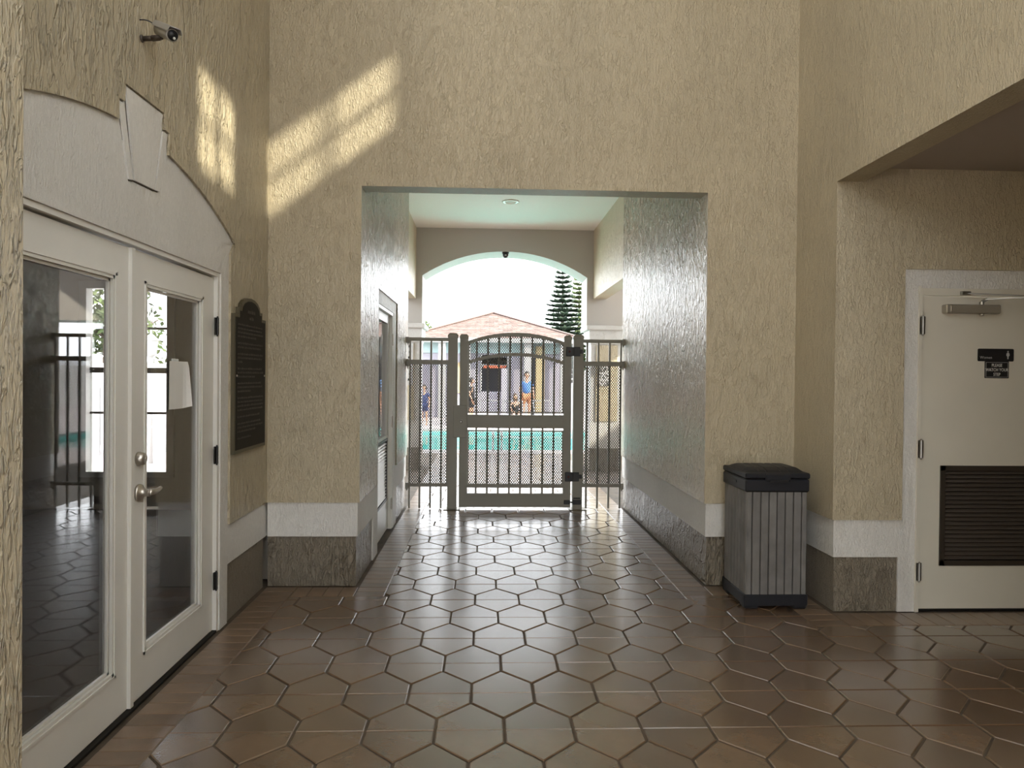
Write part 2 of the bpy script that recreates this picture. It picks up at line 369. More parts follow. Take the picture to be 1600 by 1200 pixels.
t = thing('window_4', (SX0, SY0, ZT), 'unseen skylight added to light the lobby', kind='structure')  # invented opening out of view, lets fill light into the lobby
mb = MB()
for k in range(5): y_ = SY0+(SY1-SY0)*k/4; mb.box(SX0, SX1, y_-.02, y_+.02, ZT+.02, ZT+.08)
mb.build('window_frame', 'door', t)
B(SX0, SX1, SY0, SY1, ZT+.09, ZT+.10).build('glass_pane', 'glass_dim', t)
t = thing('window_5', (XL, -3.2, 3.6), 'unseen high windows added in the left lobby wall for light', kind='structure')  # added out of view to brighten the right wall
for a_, b_, z_ in ((-3.2, -.2, 3.6), (.2, 1.6, 3.6), (1.7, 4.2, 4.7)):
    B(XL-.035, XL-.029, a_, b_, z_, 6.1).build('glass_pane', 'glass_dim', t)
    mb = MB(); n = round((b_-a_)/.75)
    for k in range(n+1): y_ = a_+(b_-a_)*k/n; mb.box(XL-.05, XL-.015, y_-.02, y_+.02, z_, 6.1)
    mb.build('window_frame', 'door', t)
# rear of the lobby: broad doorway under a header, high opening added for light
struct('wall_rear', MB().box(XL, XR, -3.8, -3.6, 2.5, 3.0).box(XL+.15, .3, -3.8, -3.6, 3.0, 4.6).box(XL-.1, XL+.15, -3.8, -3.6, 0, ZT).box(.7, XR+.1, -3.8, -3.6, 0, 2.5).box(XR-.15, XR+.1, -3.8, -3.6, 3.0, ZT).box(XL+.15, XR-.15, -3.8, -3.6, 4.6, ZT).box(.3, .45, -3.75, -3.65, 3.0, 4.6), 'yellow')
struct('wall_sun_block', MB().box(5.6, 9.2, 1.5, 9.4, 0, 3.3), 'yellow')  # unseen block added to keep sun off the arch wall
# covered area beyond the gate
struct('trim_10', MB().box(1.742, 1.95, YE, 11.3, 2.76, 3.86), 'yellow')
struct('trim_11', MB().box(-1.34, -1.095, YE, 11.3, 2.73, 3.86), 'yellow')
YP0, YP1 = 11.3, 11.93
A0, A1, AS, AC = -.995, 1.64, 3.10, 3.50
cx = (A0+A1)/2; hw = (A1-A0)/2; ri = AC-AS; RR = (hw*hw+ri*ri)/(2*ri)
arc = []
for i in range(25):
    x = A0+(A1-A0)*i/24; arc.append((x, AC-RR+math.sqrt(RR*RR-(x-cx)**2)))
poly = [(-2.2, 2.32), (A0, 2.32)] + arc + [(A1, 2.32), (4.6, 2.32), (4.6, 3.9), (-2.2, 3.9)]
struct('wall_arch', MB().prism(poly, YP0, YP1, 'Y'), mat('greige arch render', (.46, .44, .42), .7, bump=((30, 30, 30), .002, .4)))
# piers with stepped capitals
def pier(name, x0, x1, lab, faces):
    t = thing(name, ((x0+x1)/2, YP0, 0), kind='structure')
    a, b = YP0+.03, YP1-.03
    MB().box(x0, x1, a, b, ZB1+.42, 2.1).build('shaft', 'white_flat', t)
    MB().box(x0-.004, x1+.004, a-.004, b+.004, ZB1, ZB1+.42).build('band', 'white_stucco', t)
    B(x0-.008, x1+.008, a-.008, b+.008, 0, ZB1).build('base', 'tan', t)
    for fx0, fx1 in faces: B(fx0, fx1, a-.02, a+.01, ZB1+.44, 2.02).build('yellow_panel', 'yellow', t)
    MB().box(x0-.035, x1+.035, YP0-.03, YP1+.03, 2.10, 2.26).bev(x0-.085, x1+.085, YP0-.08, YP1+.08, 2.26, 2.335, .012).box(x0-.01, x1+.01, YP0, YP1, 2.04, 2.10).build('capital', 'white_flat', t)
pier('pier', 1.72, 2.23, '', [(1.80, 2.15)])
pier('pier', -1.75, -1.03, '', [(-1.66, -1.12)])

# ------------------------------------------------------------------ floor of the lobby and passage
def clip(poly, x0, x1, y0, y1):
    for ax, s, v in ((0, 1, x0), (0, -1, x1), (1, 1, y0), (1, -1, y1)):
        out = []
        for i in range(len(poly)):
            p, q = poly[i], poly[(i+1) % len(poly)]; dp, dq = s*(p[ax]-v), s*(q[ax]-v)
            if dp >= 0: out.append(p)
            if (dp > 0 and dq < 0) or (dp < 0 and dq > 0):
                k = dp/(dp-dq); out.append((p[0]+(q[0]-p[0])*k, p[1]+(q[1]-p[1])*k))
        poly = out
        if len(poly) < 3: return []
    return poly
def area(p): return abs(sum(p[i][0]*p[(i+1) % len(p)][1]-p[(i+1) % len(p)][0]*p[i][1] for i in range(len(p))))/2 if len(p) > 2 else 0
def piece(mb, poly, z=0, b=.004):
    """a paver: sides, a chamfer and a top"""
    c = (sum(p[0] for p in poly)/len(poly), sum(p[1] for p in poly)/len(poly)); n = len(poly)
    def ins(p):
        d = math.hypot(p[0]-c[0], p[1]-c[1]) or 1; return (p[0]+(c[0]-p[0])*b*1.3/d, p[1]+(c[1]-p[1])*b*1.3/d)
    vs = [(p[0], p[1], -.03) for p in poly]+[(p[0], p[1], z-.0035) for p in poly]+[(*ins(p), z) for p in poly]
    fs = [(i, (i+1) % n, n+(i+1) % n, n+i) for i in range(n)]+[(n+i, n+(i+1) % n, 2*n+(i+1) % n, 2*n+i) for i in range(n)]+[tuple(range(2*n, 3*n))]
    mb.add(vs, fs)
Wd, Pt, X0, Yo = .2945, .3502, .100, 2.983
e, sl_ = .1015, .1475; g = .0050; gm = .0030
RECTS = [(-1.30, 4.68, -3.6, 4.205), (-1.30, 2.03, -3.6, 4.81), (-.665, 1.388, -3.6, 13.8)]
halves = []
for n in range(-18, 31):
    yc = Yo+n*Pt; xo = X0+Wd/2+(Wd/2 if n % 2 else 0)
    for k in range(-6, 16):
        xc = xo+k*Wd; w2 = Wd/2-g; sl2 = sl_
        lo = [(-w2, -gm), (-w2, -e+.001), (0, -e-sl2+g*1.4), (w2, -e+.001), (w2, -gm)]
        hi = [(w2, gm), (w2, e-.001), (0, e+sl2-g*1.4), (-w2, e-.001), (-w2, gm)]
        for hp in (lo, hi):
            P_ = [(xc+a, yc+b) for a, b in hp]
            best = max((clip(P_, *r) for r in RECTS), key=area)
            if area(best) > .0006:
                halves.append((best, area(best) > area(P_)*.999, hp, (xc, yc)))
bricks = []
def brow(x0, x1, y0, y1, ax, pitch=.104):
    L_ = (x1-x0) if ax == 'X' else (y1-y0); n = max(1, round(L_/pitch)); st = L_/n
    for i in range(n):
        if ax == 'X': bricks.append([(x0+i*st+.0025, y0+.003), (x0+(i+1)*st-.0025, y0+.003), (x0+(i+1)*st-.0025, y1-.003), (x0+i*st+.0025, y1-.003)])
        else: bricks.append([(x0+.003, y0+i*st+.0025), (x1-.003, y0+i*st+.0025), (x1-.003, y0+(i+1)*st-.0025), (x0+.003, y0+(i+1)*st-.0025)])
brow(XL, -1.30, -3.6, YB, 'Y')
brow(-1.30, P0, 4.81, YB, 'X')
brow(P0, -.665, 4.81, 13.8, 'Y')
brow(1.388, P1, 4.60, 13.8, 'Y')
brow(P1, 2.03, 4.81, YB, 'X')
brow(2.03, XR, 4.205, YB, 'Y')
brow(XR, 4.68, 4.205, YA, 'X', .112)
def inview(c):
    v = Vector((c[0], c[1], -H)); d = v.dot(fw)
    if d < .3: return None
    px, py = 800+F*v.dot(rt)/d, 600-F*v.dot(up)/d
    return d if -40 < px < 1640 and py < 1230 else None
def cen(p): return (sum(a[0] for a in p)/len(p), sum(a[1] for a in p)/len(p))
def projarea(p):
    q = []
    for a in p:
        v = Vector((a[0], a[1], -H)); d = max(.3, v.dot(fw)); q.append((F*v.dot(rt)/d, F*v.dot(up)/d))
    return area(q)
floor = struct('floor', MB().box(XL-.1, 4.9, -3.8, YE, -.12, -.0055).box(-3.4, 3.6, YE, 13.8, -.12, -.0055), 'grout')
def hidden(c): return (c[0] < XL+.02+.0 and False)
def lay(items, name, m_, mk, zr):
    vis = [i for i in items if inview(cen(i[0]))]; vis.sort(key=lambda i: -projarea(i[0]))
    single = vis[:300]; ids = {id(i) for i in single}; rest = [i for i in items if id(i) not in ids]
    cache = {}
    for it in single:
        poly, full, key, c = it; z = random.uniform(-zr, zr)
        if full:
            kk = id(key) if not isinstance(key, str) else key
            kk = tuple(round(a[0], 4)*100+round(a[1], 4) for a in key)
            if kk not in cache:
                mb = MB(); piece(mb, key); cache[kk] = mb.build(name, m_, floor); o = cache[kk]
            else:
                o = cache[kk].copy(); COL.objects.link(o)
            o.location = (c[0], c[1], z)
        else:
            mb = MB(); piece(mb, [(a[0]-c[0], a[1]-c[1]) for a in poly]); o = mb.build(name, m_, floor); o.location = (c[0], c[1], z)
        o.rotation_euler = (random.uniform(-.002, .002), random.uniform(-.002, .002), 0)
    mb = MB()
    for poly, *_ in rest: piece(mb, poly, random.uniform(-zr, zr))
    mb.build(mk, m_, floor, kind='stuff')
lay(halves, 'paver', 'paver', 'distant_pavers', .0008)
bi = []
for b in bricks:
    c = cen(b); key = [(p[0]-c[0], p[1]-c[1]) for p in b]; bi.append((b, True, key, c))
lay(bi, 'brick', 'brick', 'distant_bricks', .0008)

# ------------------------------------------------------------------ ground and pool
PX0, PX1, PY0, PY1 = -6.0, 7.0, 14.25, 19.8
struct('pool_deck', MB().box(-30, PX0-.3, 13.8, 60, -.15, 0).box(PX1+.3, 30, 13.8, 60, -.15, 0).box(PX0-.3, PX1+.3, 13.8, PY0-.3, -.15, 0)
       .box(PX0-.3, PX1+.3, PY1+.3, 60, -.15, 0).box(-30, -3.4, 8.1, 13.8, -.15, -.004).box(3.6, 30, 8.1, 13.8, -.15, -.004), 'deck')
struct('ground_rear', MB().box(-30, 30, -30, -3.8, -.15, -.004).box(-30, -6.2, -3.8, 8.1, -.15, -.004).box(-6.2, XL-.1, -3.8, .9, -.15, -.004).box(9.2, 30, -3.8, 8.1, -.15, -.004), 'deck')
pt = thing('swimming_pool', (.5, PY0, 0), 'turquoise swimming pool behind the grey gate', 'pool')
MB().box(PX0, PX1, PY0, PY1, -1.5, -1.4).box(PX0-.1, PX0, PY0, PY1, -1.5, -.05).box(PX1, PX1+.1, PY0, PY1, -1.5, -.05).box(PX0, PX1, PY0-.1, PY0, -1.5, -.05).box(PX0, PX1, PY1, PY1+.1, -1.5, -.05).build('basin', 'plaster', pt)
MB().bev(PX0-.3, PX1+.3, PY0-.3, PY0, -.06, .02, .012).bev(PX0-.3, PX1+.3, PY1, PY1+.3, -.06, .02, .012).bev(PX0-.3, PX0, PY0, PY1, -.06, .02, .012).bev(PX1, PX1+.3, PY0, PY1, -.06, .02, .012).build('coping', 'coping', pt)
me = MB().add([(PX0, PY0, -.10), (PX1, PY0, -.10), (PX1, PY1, -.10), (PX0, PY1, -.10)], [(0, 1, 2, 3)]).build('water', 'water', pt)
t = thing('pool_handrail', (.24, PY0-.1, 0), 'bent chrome handrail at the near edge of the pool', 'handrail')
for dx in (-.05, .12):
    pth = [(.24+dx, PY0-.18, 0), (.24+dx, PY0-.18, .35)]
    for k in range(7):
        a = PI*k/6; pth.append((.24+dx, PY0+.02-.2*math.cos(a), .35+.14*math.sin(a)))
    pth += [(.24+dx, PY0+.24, -.3)]
    MB().tube(pth, .022, 8).build('rail', 'chrome', t, True)

# ------------------------------------------------------------------ French doors on the left
def hinge(x, y, z, parent, m_, ax='Y', h=.10):
    mb = MB().tube([(x, y, z-h/2), (x, y, z+h/2)], .0075, 8)
    for k in range(-2, 3): mb.tube([(x, y, z+k*h/5-.001), (x, y, z+k*h/5+.001)], .0085, 8)
    mb.tube([(x, y, z+h/2), (x, y, z+h/2+.008)], .005, 6).tube([(x, y, z-h/2-.008), (x, y, z-h/2)], .005, 6)
    if ax == 'Y': mb.box(x-.012, x-.004, y-.018, y+.018, z-h/2, z+h/2)
    else: mb.box(x-.018, x+.018, y+.004, y+.012, z-h/2, z+h/2)
    return mb.build('hinge', m_, parent)
d1 = thing('door_1', (XL, 3.2, 0), 'pair of white french doors with full glass in the left wall', kind='structure')
FX = XL-.026
MB().box(FX-.14, FX+.004, 4.150, 4.181, 0, 2.09).box(FX-.14, FX+.004, 2.22, 2.250, 0, 2.09).box(FX-.14, FX+.004, 2.250, 4.150, 2.062, 2.09)\
    .box(FX-.055, FX-.02, 4.12, 4.151, 0, 2.06).build('door_frame', 'door', d1)
MB().box(FX-.12, FX+.006, 2.25, 4.15, 0, .012).build('threshold', 'bronze', d1)
def leaf(y0, y1, g0, g1):
    z0, z1, gz0, gz1 = .016, 2.052, .21, 1.912
    xf, xb = FX-.018, FX-.062
    mb = MB().box(xb, xf, y0, g0-.0, z0, z1).box(xb, xf, g1, y1, z0, z1).box(xb, xf, g0, g1, z0, gz0).box(xb, xf, g0, g1, gz1, z1)
    lf = mb.build('door_leaf', 'door', d1)
    mb = MB()
    for (a, dd, xx) in ((-.012, .012, xf+.006), (.0, .014, xf+.002), (.014, .012, xf-.012)):
        a0, a1, b0, b1 = g0+a, g1-a, gz0+a, gz1-a
        mb.box(xx-.012, xx, a0, a0+dd, b0, b1).box(xx-.012, xx, a1-dd, a1, b0, b1).box(xx-.012, xx, a0, a1, b0, b0+dd).box(xx-.012, xx, a0, a1, b1-dd, b1)
    mb.build('glazing_bead', 'door', lf)
    B(FX-.043, FX-.037, g0, g1, gz0, gz1).build('glass_pane', 'glass', lf)
    return lf
l1 = leaf(2.256, 3.196, 2.372, 3.052)
l2 = leaf(3.206, 4.146, 3.326, 3.975)
MB().box(FX-.018, FX-.002, 3.168, 3.196, .016, 2.052).box(FX-.018, FX-.010, 3.196, 3.203, .016, 2.052).build('astragal', 'door', l1)
for z in (.30, 1.03, 1.775): hinge(FX+.004, 4.148, z, l2, 'black_metal')
XF = FX-.018
MB().lathe([(.031, 0), (.033, .006), (.026, .028), (.020, .032), (.010, .033)], (XF, 3.262, 1.112), (1, 0, 0), 24).box(XF+.03, XF+.036, 3.259, 3.265, 1.105, 1.119).build('deadbolt', 'nickel', l2, True)
hb = MB().lathe([(.038, 0), (.040, .006), (.037, .014), (.020, .018), (.016, .05), (.018, .052), (.012, .056)], (XF, 3.262, .958), (1, 0, 0), 24)
hb.tube([(XF+.045, 3.262, .958), (XF+.052, 3.275, .958), (XF+.055, 3.31, .957), (XF+.052, 3.35, .958), (XF+.046, 3.385, .961)], [.015, .015, .0125, .010, .008], 12)
hb.build('door_handle', 'nickel', l2, True)
MB().box(FX-.0185, FX-.0135, 3.202, 3.2065, .90, 1.0).build('strike_plate', 'black_metal', l2)
# sheet of paper taped to the pane, corner curling
mb = MB(); nx, nz_ = 8, 8; vs = []; fs = []
for i in range(nx+1):
    for j in range(nz_+1):
        u, v = i/nx, j/nz_; cur = max(0, u-.7)**2*.25*(.3+v)
        yy = 3.612+.215*u-.004*v-(.022*max(0, u-.5)*(v < .12)); zz = 1.563-.245*v+.012*max(0, u-.8)*4*v
        vs.append((FX-.036+cur+.002, yy, zz))
for i in range(nx):
    for j in range(nz_): a = i*(nz_+1)+j; fs.append((a, a+1, a+nz_+2, a+nz_+1))
pp = thing('paper_notice', (FX-.034, 3.68, 1.32), 'blank side of a white paper notice taped on the door glass', 'paper')
mb.add(vs, fs).build('sheet', 'paper', pp)
MB().box(FX-.0365, FX-.0345, 3.64, 3.72, 1.555, 1.575).build('tape', 'frost', pp)

# room seen through the doors
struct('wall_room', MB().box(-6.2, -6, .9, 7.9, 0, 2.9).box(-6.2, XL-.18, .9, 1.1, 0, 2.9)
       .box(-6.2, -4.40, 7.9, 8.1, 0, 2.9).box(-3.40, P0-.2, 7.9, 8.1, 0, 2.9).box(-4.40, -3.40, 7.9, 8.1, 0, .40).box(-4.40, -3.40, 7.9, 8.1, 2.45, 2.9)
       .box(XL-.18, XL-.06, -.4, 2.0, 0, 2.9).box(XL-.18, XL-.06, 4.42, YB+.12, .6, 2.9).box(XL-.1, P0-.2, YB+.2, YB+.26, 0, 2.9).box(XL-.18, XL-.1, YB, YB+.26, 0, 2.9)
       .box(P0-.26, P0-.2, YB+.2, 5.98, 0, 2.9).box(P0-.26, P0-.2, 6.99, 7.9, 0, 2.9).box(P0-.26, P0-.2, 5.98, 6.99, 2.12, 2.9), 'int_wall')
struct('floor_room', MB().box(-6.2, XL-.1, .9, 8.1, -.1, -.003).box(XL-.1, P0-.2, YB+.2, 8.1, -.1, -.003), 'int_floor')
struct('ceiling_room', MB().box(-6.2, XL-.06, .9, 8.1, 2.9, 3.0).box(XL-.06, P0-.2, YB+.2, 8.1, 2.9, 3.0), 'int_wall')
t = thing('window_3', (-4.02, 7.95, .4), 'tall white window at the far end of the room behind the glass doors', kind='structure')
mb = MB().box(-4.41, -4.33, 7.86, 7.99, .4, 2.45).box(-3.47, -3.39, 7.86, 7.99, .4, 2.45).box(-4.41, -3.39, 7.86, 7.99, 2.42, 2.5).box(-4.41, -3.39, 7.86, 7.99, .36, .42)
mb.build('window_frame', 'door', t)
B(-4.33, -3.47, 7.93, 7.98, 1.50, 1.56).build('meeting_rail', 'camdark', t)
for x in (-4.04, -3.76): B(x-.012, x+.012, 7.94, 7.97, .42, 2.42).build('glazing_bar', 'camdark', t)
for z in (1.06, 1.995): B(-4.33, -3.47, 7.94, 7.97, z-.012, z+.012).build('glazing_bar', 'camdark', t)
B(-4.33, -3.47, 7.953, 7.957, .42, 2.42).build('glass_pane', 'glass', t)

# ------------------------------------------------------------------ passage door with louvre
d3 = thing('door_3', (P0, 6.48, 0), 'narrow white door with glass above a louvre in the left passage wall', kind='structure')
MB().box(P0-.2, P0-.02, D0, D0+.02, 0, DZ).box(P0-.2, P0-.02, D1-.045, D1, 0, DZ).box(P0-.2, P0-.02, D0+.02, D1-.045, DZ-.03, DZ).build('door_frame', 'door', d3)
LX = P0-.055
y0, y1 = D0+.022, D1-.047; gy0, gy1 = y0+.10, y1-.10
lf = MB().box(LX-.045, LX, y0, gy0, .015, DZ-.032).box(LX-.045, LX, gy1, y1, .015, DZ-.032).box(LX-.045, LX, gy0, gy1, .015, .30).box(LX-.045, LX, gy0, gy1, .90, .93).box(LX-.045, LX, gy0, gy1, 2.0, DZ-.032).build('door_leaf', 'door', d3)
B(LX-.024, LX-.018, gy0, gy1, .93, 2.0).build('glass_pane', 'glass', lf)
gr = MB().box(LX-.035, LX+.006, gy0, gy0+.025, .30, .90).box(LX-.035, LX+.006, gy1-.025, gy1, .30, .90).box(LX-.035, LX+.006, gy0, gy1, .875, .90).box(LX-.035, LX+.006, gy0, gy1, .30, .325).build('vent_grille', 'lou', d3)
for k in range(18):
    z = .345+k*.03; MB().bar((LX-.012, gy0+.02, z), (LX-.012, gy1-.02, z), .003, .034, (1, 0, -.9)).build('slat', 'nickel', gr)
for z in (.25, 1.05, 1.85): hinge(P0-.018, D1-.045, z, lf, 'nickel')

# ------------------------------------------------------------------ women's door
d2 = thing('door_2', (3.31, YA, 0), 'cream steel door with dark louvre in the right alcove', kind='structure')
DY = YA+.035
MB().box(2.812, XD0, YA+.004, YA+.16, 0, 2.098).box(XD1, 3.813, YA+.004, YA+.16, 0, 2.098).box(XD0, XD1, YA+.012, YA+.16, ZDW+.006, 2.098)\
    .box(2.80, 2.812, YA+.002, YA+.012, 0, 2.11).build('door_frame', 'steel_door', d2)
lx0, lx1, lz0, lz1 = 2.966, 3.66, .298, .950
lf = MB().box(XD0+.004, lx0+.02, DY-.014, DY+.03, .018, ZDW).box(lx1-.02, XD1-.004, DY-.014, DY+.03, .018, ZDW).box(lx0+.02, lx1-.02, DY-.014, DY+.03, .018, lz0+.02).box(lx0+.02, lx1-.02, DY-.014, DY+.03, lz1-.02, ZDW).build('door_leaf', 'steel_door', d2)
B(XD0, XD1, YA+.02, YA+.16, 0, .014).build('threshold', 'black_metal', d2)
fy = DY-.014
gr = MB().bev(lx0, lx0+.034, fy-.008, fy+.03, lz0, lz1, .002).bev(lx1-.034, lx1, fy-.008, fy+.03, lz0, lz1, .002).bev(lx0, lx1, fy-.008, fy+.03, lz1-.034, lz1, .002).bev(lx0, lx1, fy-.008, fy+.03, lz0, lz0+.034, .002).build('vent_grille', 'lou', d2)
B(lx0+.01, lx1-.01, fy+.034, fy+.038, lz0+.01, lz1-.01).build('backing', 'black', d2)
for k in range(21):
    z = lz0+.052+k*.0278; MB().bar((lx0+.03, fy+.008, z), (lx1-.03, fy+.008, z), .004, .030, (0, 1, .75)).build('slat', 'slat', gr)
for z in (.262, 1.058, 1.857): hinge(XD0-.002, YA-.002, z, lf, 'steel', 'X', .115)
MB().tube([(3.715, fy, .93), (3.715, fy-.045, .945), (3.715, fy-.045, 1.165), (3.715, fy, 1.18)], .009, 8).bev(3.675, 3.755, fy-.003, fy, .88, 1.23, .001).build('pull_handle', 'nickel', lf)
cl = MB().bev(2.957, 3.318, fy-.055, fy, 1.936, 1.992, .006).build('door_closer', 'closer', d2)
MB().bev(2.984, 2.998, fy-.0565, fy-.05, 1.945, 1.984, .002).build('end_badge', 'nickel', cl)
MB().lathe([(.012, 0), (.014, .004), (.012, .012), (.006, .014)], (3.208, fy-.03, 1.936), (0, 0, -1), 12).build('adjuster', 'nickel', cl, True)
arm = MB().tube([(3.205, fy-.03, 1.99), (3.205, fy-.03, 2.012)], .014, 10).bar((3.205, fy-.03, 2.012), (3.235, fy-.04, 2.03), .006, .02, (0, 0, 1)).bar((3.225, fy-.035, 2.028), (3.44, fy-.17, 2.03), .006, .018, (1, 0, 0))
arm.bar((3.44, fy-.165, 2.038), (3.10, YA-.012, 2.065), .006, .014, (1, 0, 0)).tube([(3.44, fy-.167, 2.02), (3.44, fy-.167, 2.048)], .010, 8).box(3.07, 3.125, YA-.02, YA+.004, 2.056, 2.078)
arm.build('closer_arm', 'steel', cl)
s1 = thing('restroom_sign', (3.324, fy, 1.62), 'black sign reading Women with a grey figure on the cream door', 'sign')
def rrect(x0, x1, z0, z1, r, n=4):
    out = []
    for cx_, cz, a in ((x1-r, z1-r, 0), (x0+r, z1-r, 90), (x0+r, z0+r, 180), (x1-r, z0+r, 270)):
        for k in range(n+1): t_ = math.radians(a+90*k/n); out.append((cx_+r*math.cos(t_), cz+r*math.sin(t_)))
    return out
MB().prism(rrect(3.204, 3.443, 1.630, 1.712, .008), fy-.005, fy, 'Y').build('plate', 'black', s1)
text('Women', .0245, Matrix.Translation((3.257, fy-.0054, 1.654)) @ FACE_CAM, 'textg', 'lettering', s1)
fig = [(3.4035+a*.0105, 1.671+b*.0255) for a, b in ((-.35, -1), (.35, -1), (.40, -.35), (.95, -.15), (1.05, .1), (.85, .45), (.35, .62), (-.35, .62), (-.85, .45), (-1.05, .1), (-.95, -.15), (-.40, -.35))]
MB().prism(fig, fy-.006, fy-.005, 'Y').lathe([(.005, 0), (.005, .001)], (3.4035, fy-.005, 1.6935), (0, -1, 0), 12).build('figure_symbol', 'textg', s1)
s2 = thing('step_sign', (3.332, fy, 1.53), 'small black sign reading PLEASE WATCH YOUR STEP below the Women sign', 'sign')
MB().prism(rrect(3.252, 3.412, 1.521, 1.630, .003), fy-.004, fy, 'Y').build('plate', 'black', s2)
mb = MB()
for a in ((3.258, 3.406, 1.527, 1.529), (3.258, 3.406, 1.622, 1.624), (3.258, 3.260, 1.527, 1.624), (3.404, 3.406, 1.527, 1.624)): mb.box(a[0], a[1], fy-.005, fy-.004, a[2], a[3])
mb.build('border_line', 'textg', s2)
for i, tx in enumerate(('PLEASE', 'WATCH YOUR', 'STEP')):
    text(tx, .0285, Matrix.Translation((3.332, fy-.0045, 1.6035-.0295*i)) @ FACE_CAM, 'textw', 'lettering', s2, sx=.80)

# ------------------------------------------------------------------ bronze rules plaque
pl = thing('rules_plaque', (XL, 4.6, 1.02), 'tall dark bronze plaque of rules beside the french doors', 'plaque')
def plaque(y0, y1, z0, z1, i):
    c = (y0+y1)/2; hw_ = (y1-y0)/2
    o_ = [(y0, z0), (y1, z0), (y1, z1-.118), (y1-.075+i*.2, z1-.118), (y1-.075+i*.2, z1-.075), (y1-.115+i*.2, z1-.075)]
    r = hw_-.115+i*.2
    for k in range(9):
        a = PI*k/8; o_.append((c+r*math.cos(a), z1-.075+(.075-0)*math.sin(a)))
    o_ += [(y0+.115-i*.2, z1-.075), (y0+.075-i*.2, z1-.075), (y0+.075-i*.2, z1-.118), (y0, z1-.118)]
    return o_
MB().prism(plaque(4.30, 4.905, 1.015, 1.985, 0), XL, XL+.022, 'X').build('edge', 'bronze_edge', pl)
MB().prism(plaque(4.322, 4.883, 1.037, 1.965, 0), XL+.018, XL+.0245, 'X').build('face', 'bronze', pl)
mb = MB(); rr = random.Random(4)
def line(z, y0, y1, h):
    y_ = y0
    while y_ < y1-.01:
        L_ = rr.uniform(.015, .05); x = y_
        while x < min(y_+L_, y1): 
            ww = rr.uniform(.003, .006); mb.box(XL+.0245, XL+.0252, x, x+ww*.7, z, z+h*rr.choice((.7, .7, 1))); x += ww+.0018
        y_ += L_+.010
line(1.885, 4.53, 4.67, .026); line(1.845, 4.565, 4.64, .022)
z = 1.80
for nl, last, gap in ((4, .7, .03), (2, .9, .03), (3, .2, .03), (3, .7, .03), (3, .5, .03), (4, 1, .03), (1, .9, .03), (3, .7, .03), (1, .5, 0)):
    for k in range(nl):
        line(z, 4.35, 4.35+(.50 if k < nl-1 else .50*last)*rr.uniform(.92, 1), .013); z -= .0245
    z -= .017
mb.build('raised_lettering', 'bronze_text', pl)
for y_ in (4.335, 4.87): MB().lathe([(.007, 0), (.006, .003), (.002, .005)], (XL+.0245, y_, 1.49), (1, 0, 0), 10).build('screw', 'nickel', pl, True)

# ------------------------------------------------------------------ security camera
sc = thing('security_camera', (XL, 3.18, 2.95), 'grey bullet security camera on the wall above the white arch', 'camera')
a, b = Vector((-1.45, 3.20, 3.02)), Vector((-1.345, 3.095, 2.948))
ax = (b-a).normalized(); sid = ax.cross(Vector((0, 0, 1))).normalized(); upc = sid.cross(ax)
mb = MB(); n = 14
for i, (tt, rr_) in enumerate(((0, .02), (.006, .027), (.155, .027), (.16, .024))):
    for k in range(n): mb.v.append(tuple(a+ax*tt+(sid*math.cos(2*PI*k/n)+upc*math.sin(2*PI*k/n))*rr_))
for i in range(3):
    for k in range(n): q = i*n+k; q2 = i*n+(k+1) % n; mb.f.append((q, q2, q2+n, q+n))
mb.f.append(tuple(range(n))); mb.f.append(tuple(range(3*n, 4*n)))
body = mb.build('housing', 'camgrey', sc, True)
mb = MB()
for s0, s1_ in ((-1, -.72), (-.72, .72), (.72, 1)):
    for (u0, h0, u1, h1) in (((s0*.031), 0.031 if abs(s0) < .9 else .010, s1_*.031, 0.031 if abs(s1_) < .9 else .010),):
        vs = [a+ax*tt+sid*uu+upc*(hh+dd) for tt in (-.008, .178) for (uu, hh) in ((u0, h0), (u1, h1)) for dd in (0, .004)]
        mb.add(vs, [(0,1,3,2),(4,6,7,5),(0,4,5,1),(2,3,7,6),(0,2,6,4),(1,5,7,3)])
mb.build('sun_shield', 'camgrey', sc)
mb = MB(); fr = a+ax*.161
mb.lathe([(.022, 0), (.022, .002)], fr-ax*.001, ax, 16).build('lens', 'black', sc, True)
MB().lathe([(.006, 0), (.005, .003)], fr+ax*.001-sid*.008-upc*.010, ax, 10).build('lamp', 'textw', sc, True)
c0 = a+ax*.035-upc*.028
MB().lathe([(.016, 0), (.016, .004), (.011, .008)], (XL, 3.185, 2.972), (1, 0, 0), 14).tube([(XL+.008, 3.185, 2.972), (-1.455, 3.175, 2.972)], .011, 10).tube([(-1.47, 3.178, 2.972), (-1.435, 3.172, 2.972), tuple(c0-upc*.002)], [.013, .012, .007], 10).ell(tuple(c0), (.010, .010, .010)).build('bracket', 'camdark', sc, True)
pth = [(XL, 3.165, 3.045)]
for k in range(1, 9):
    q = k/8; pth.append((XL+(-1.45-XL)*q, 3.165+.035*q, 3.045+.014*math.sin(q*PI)-.022*q))
MB().tube(pth, .003, 6).build('cable', 'black', sc, True)

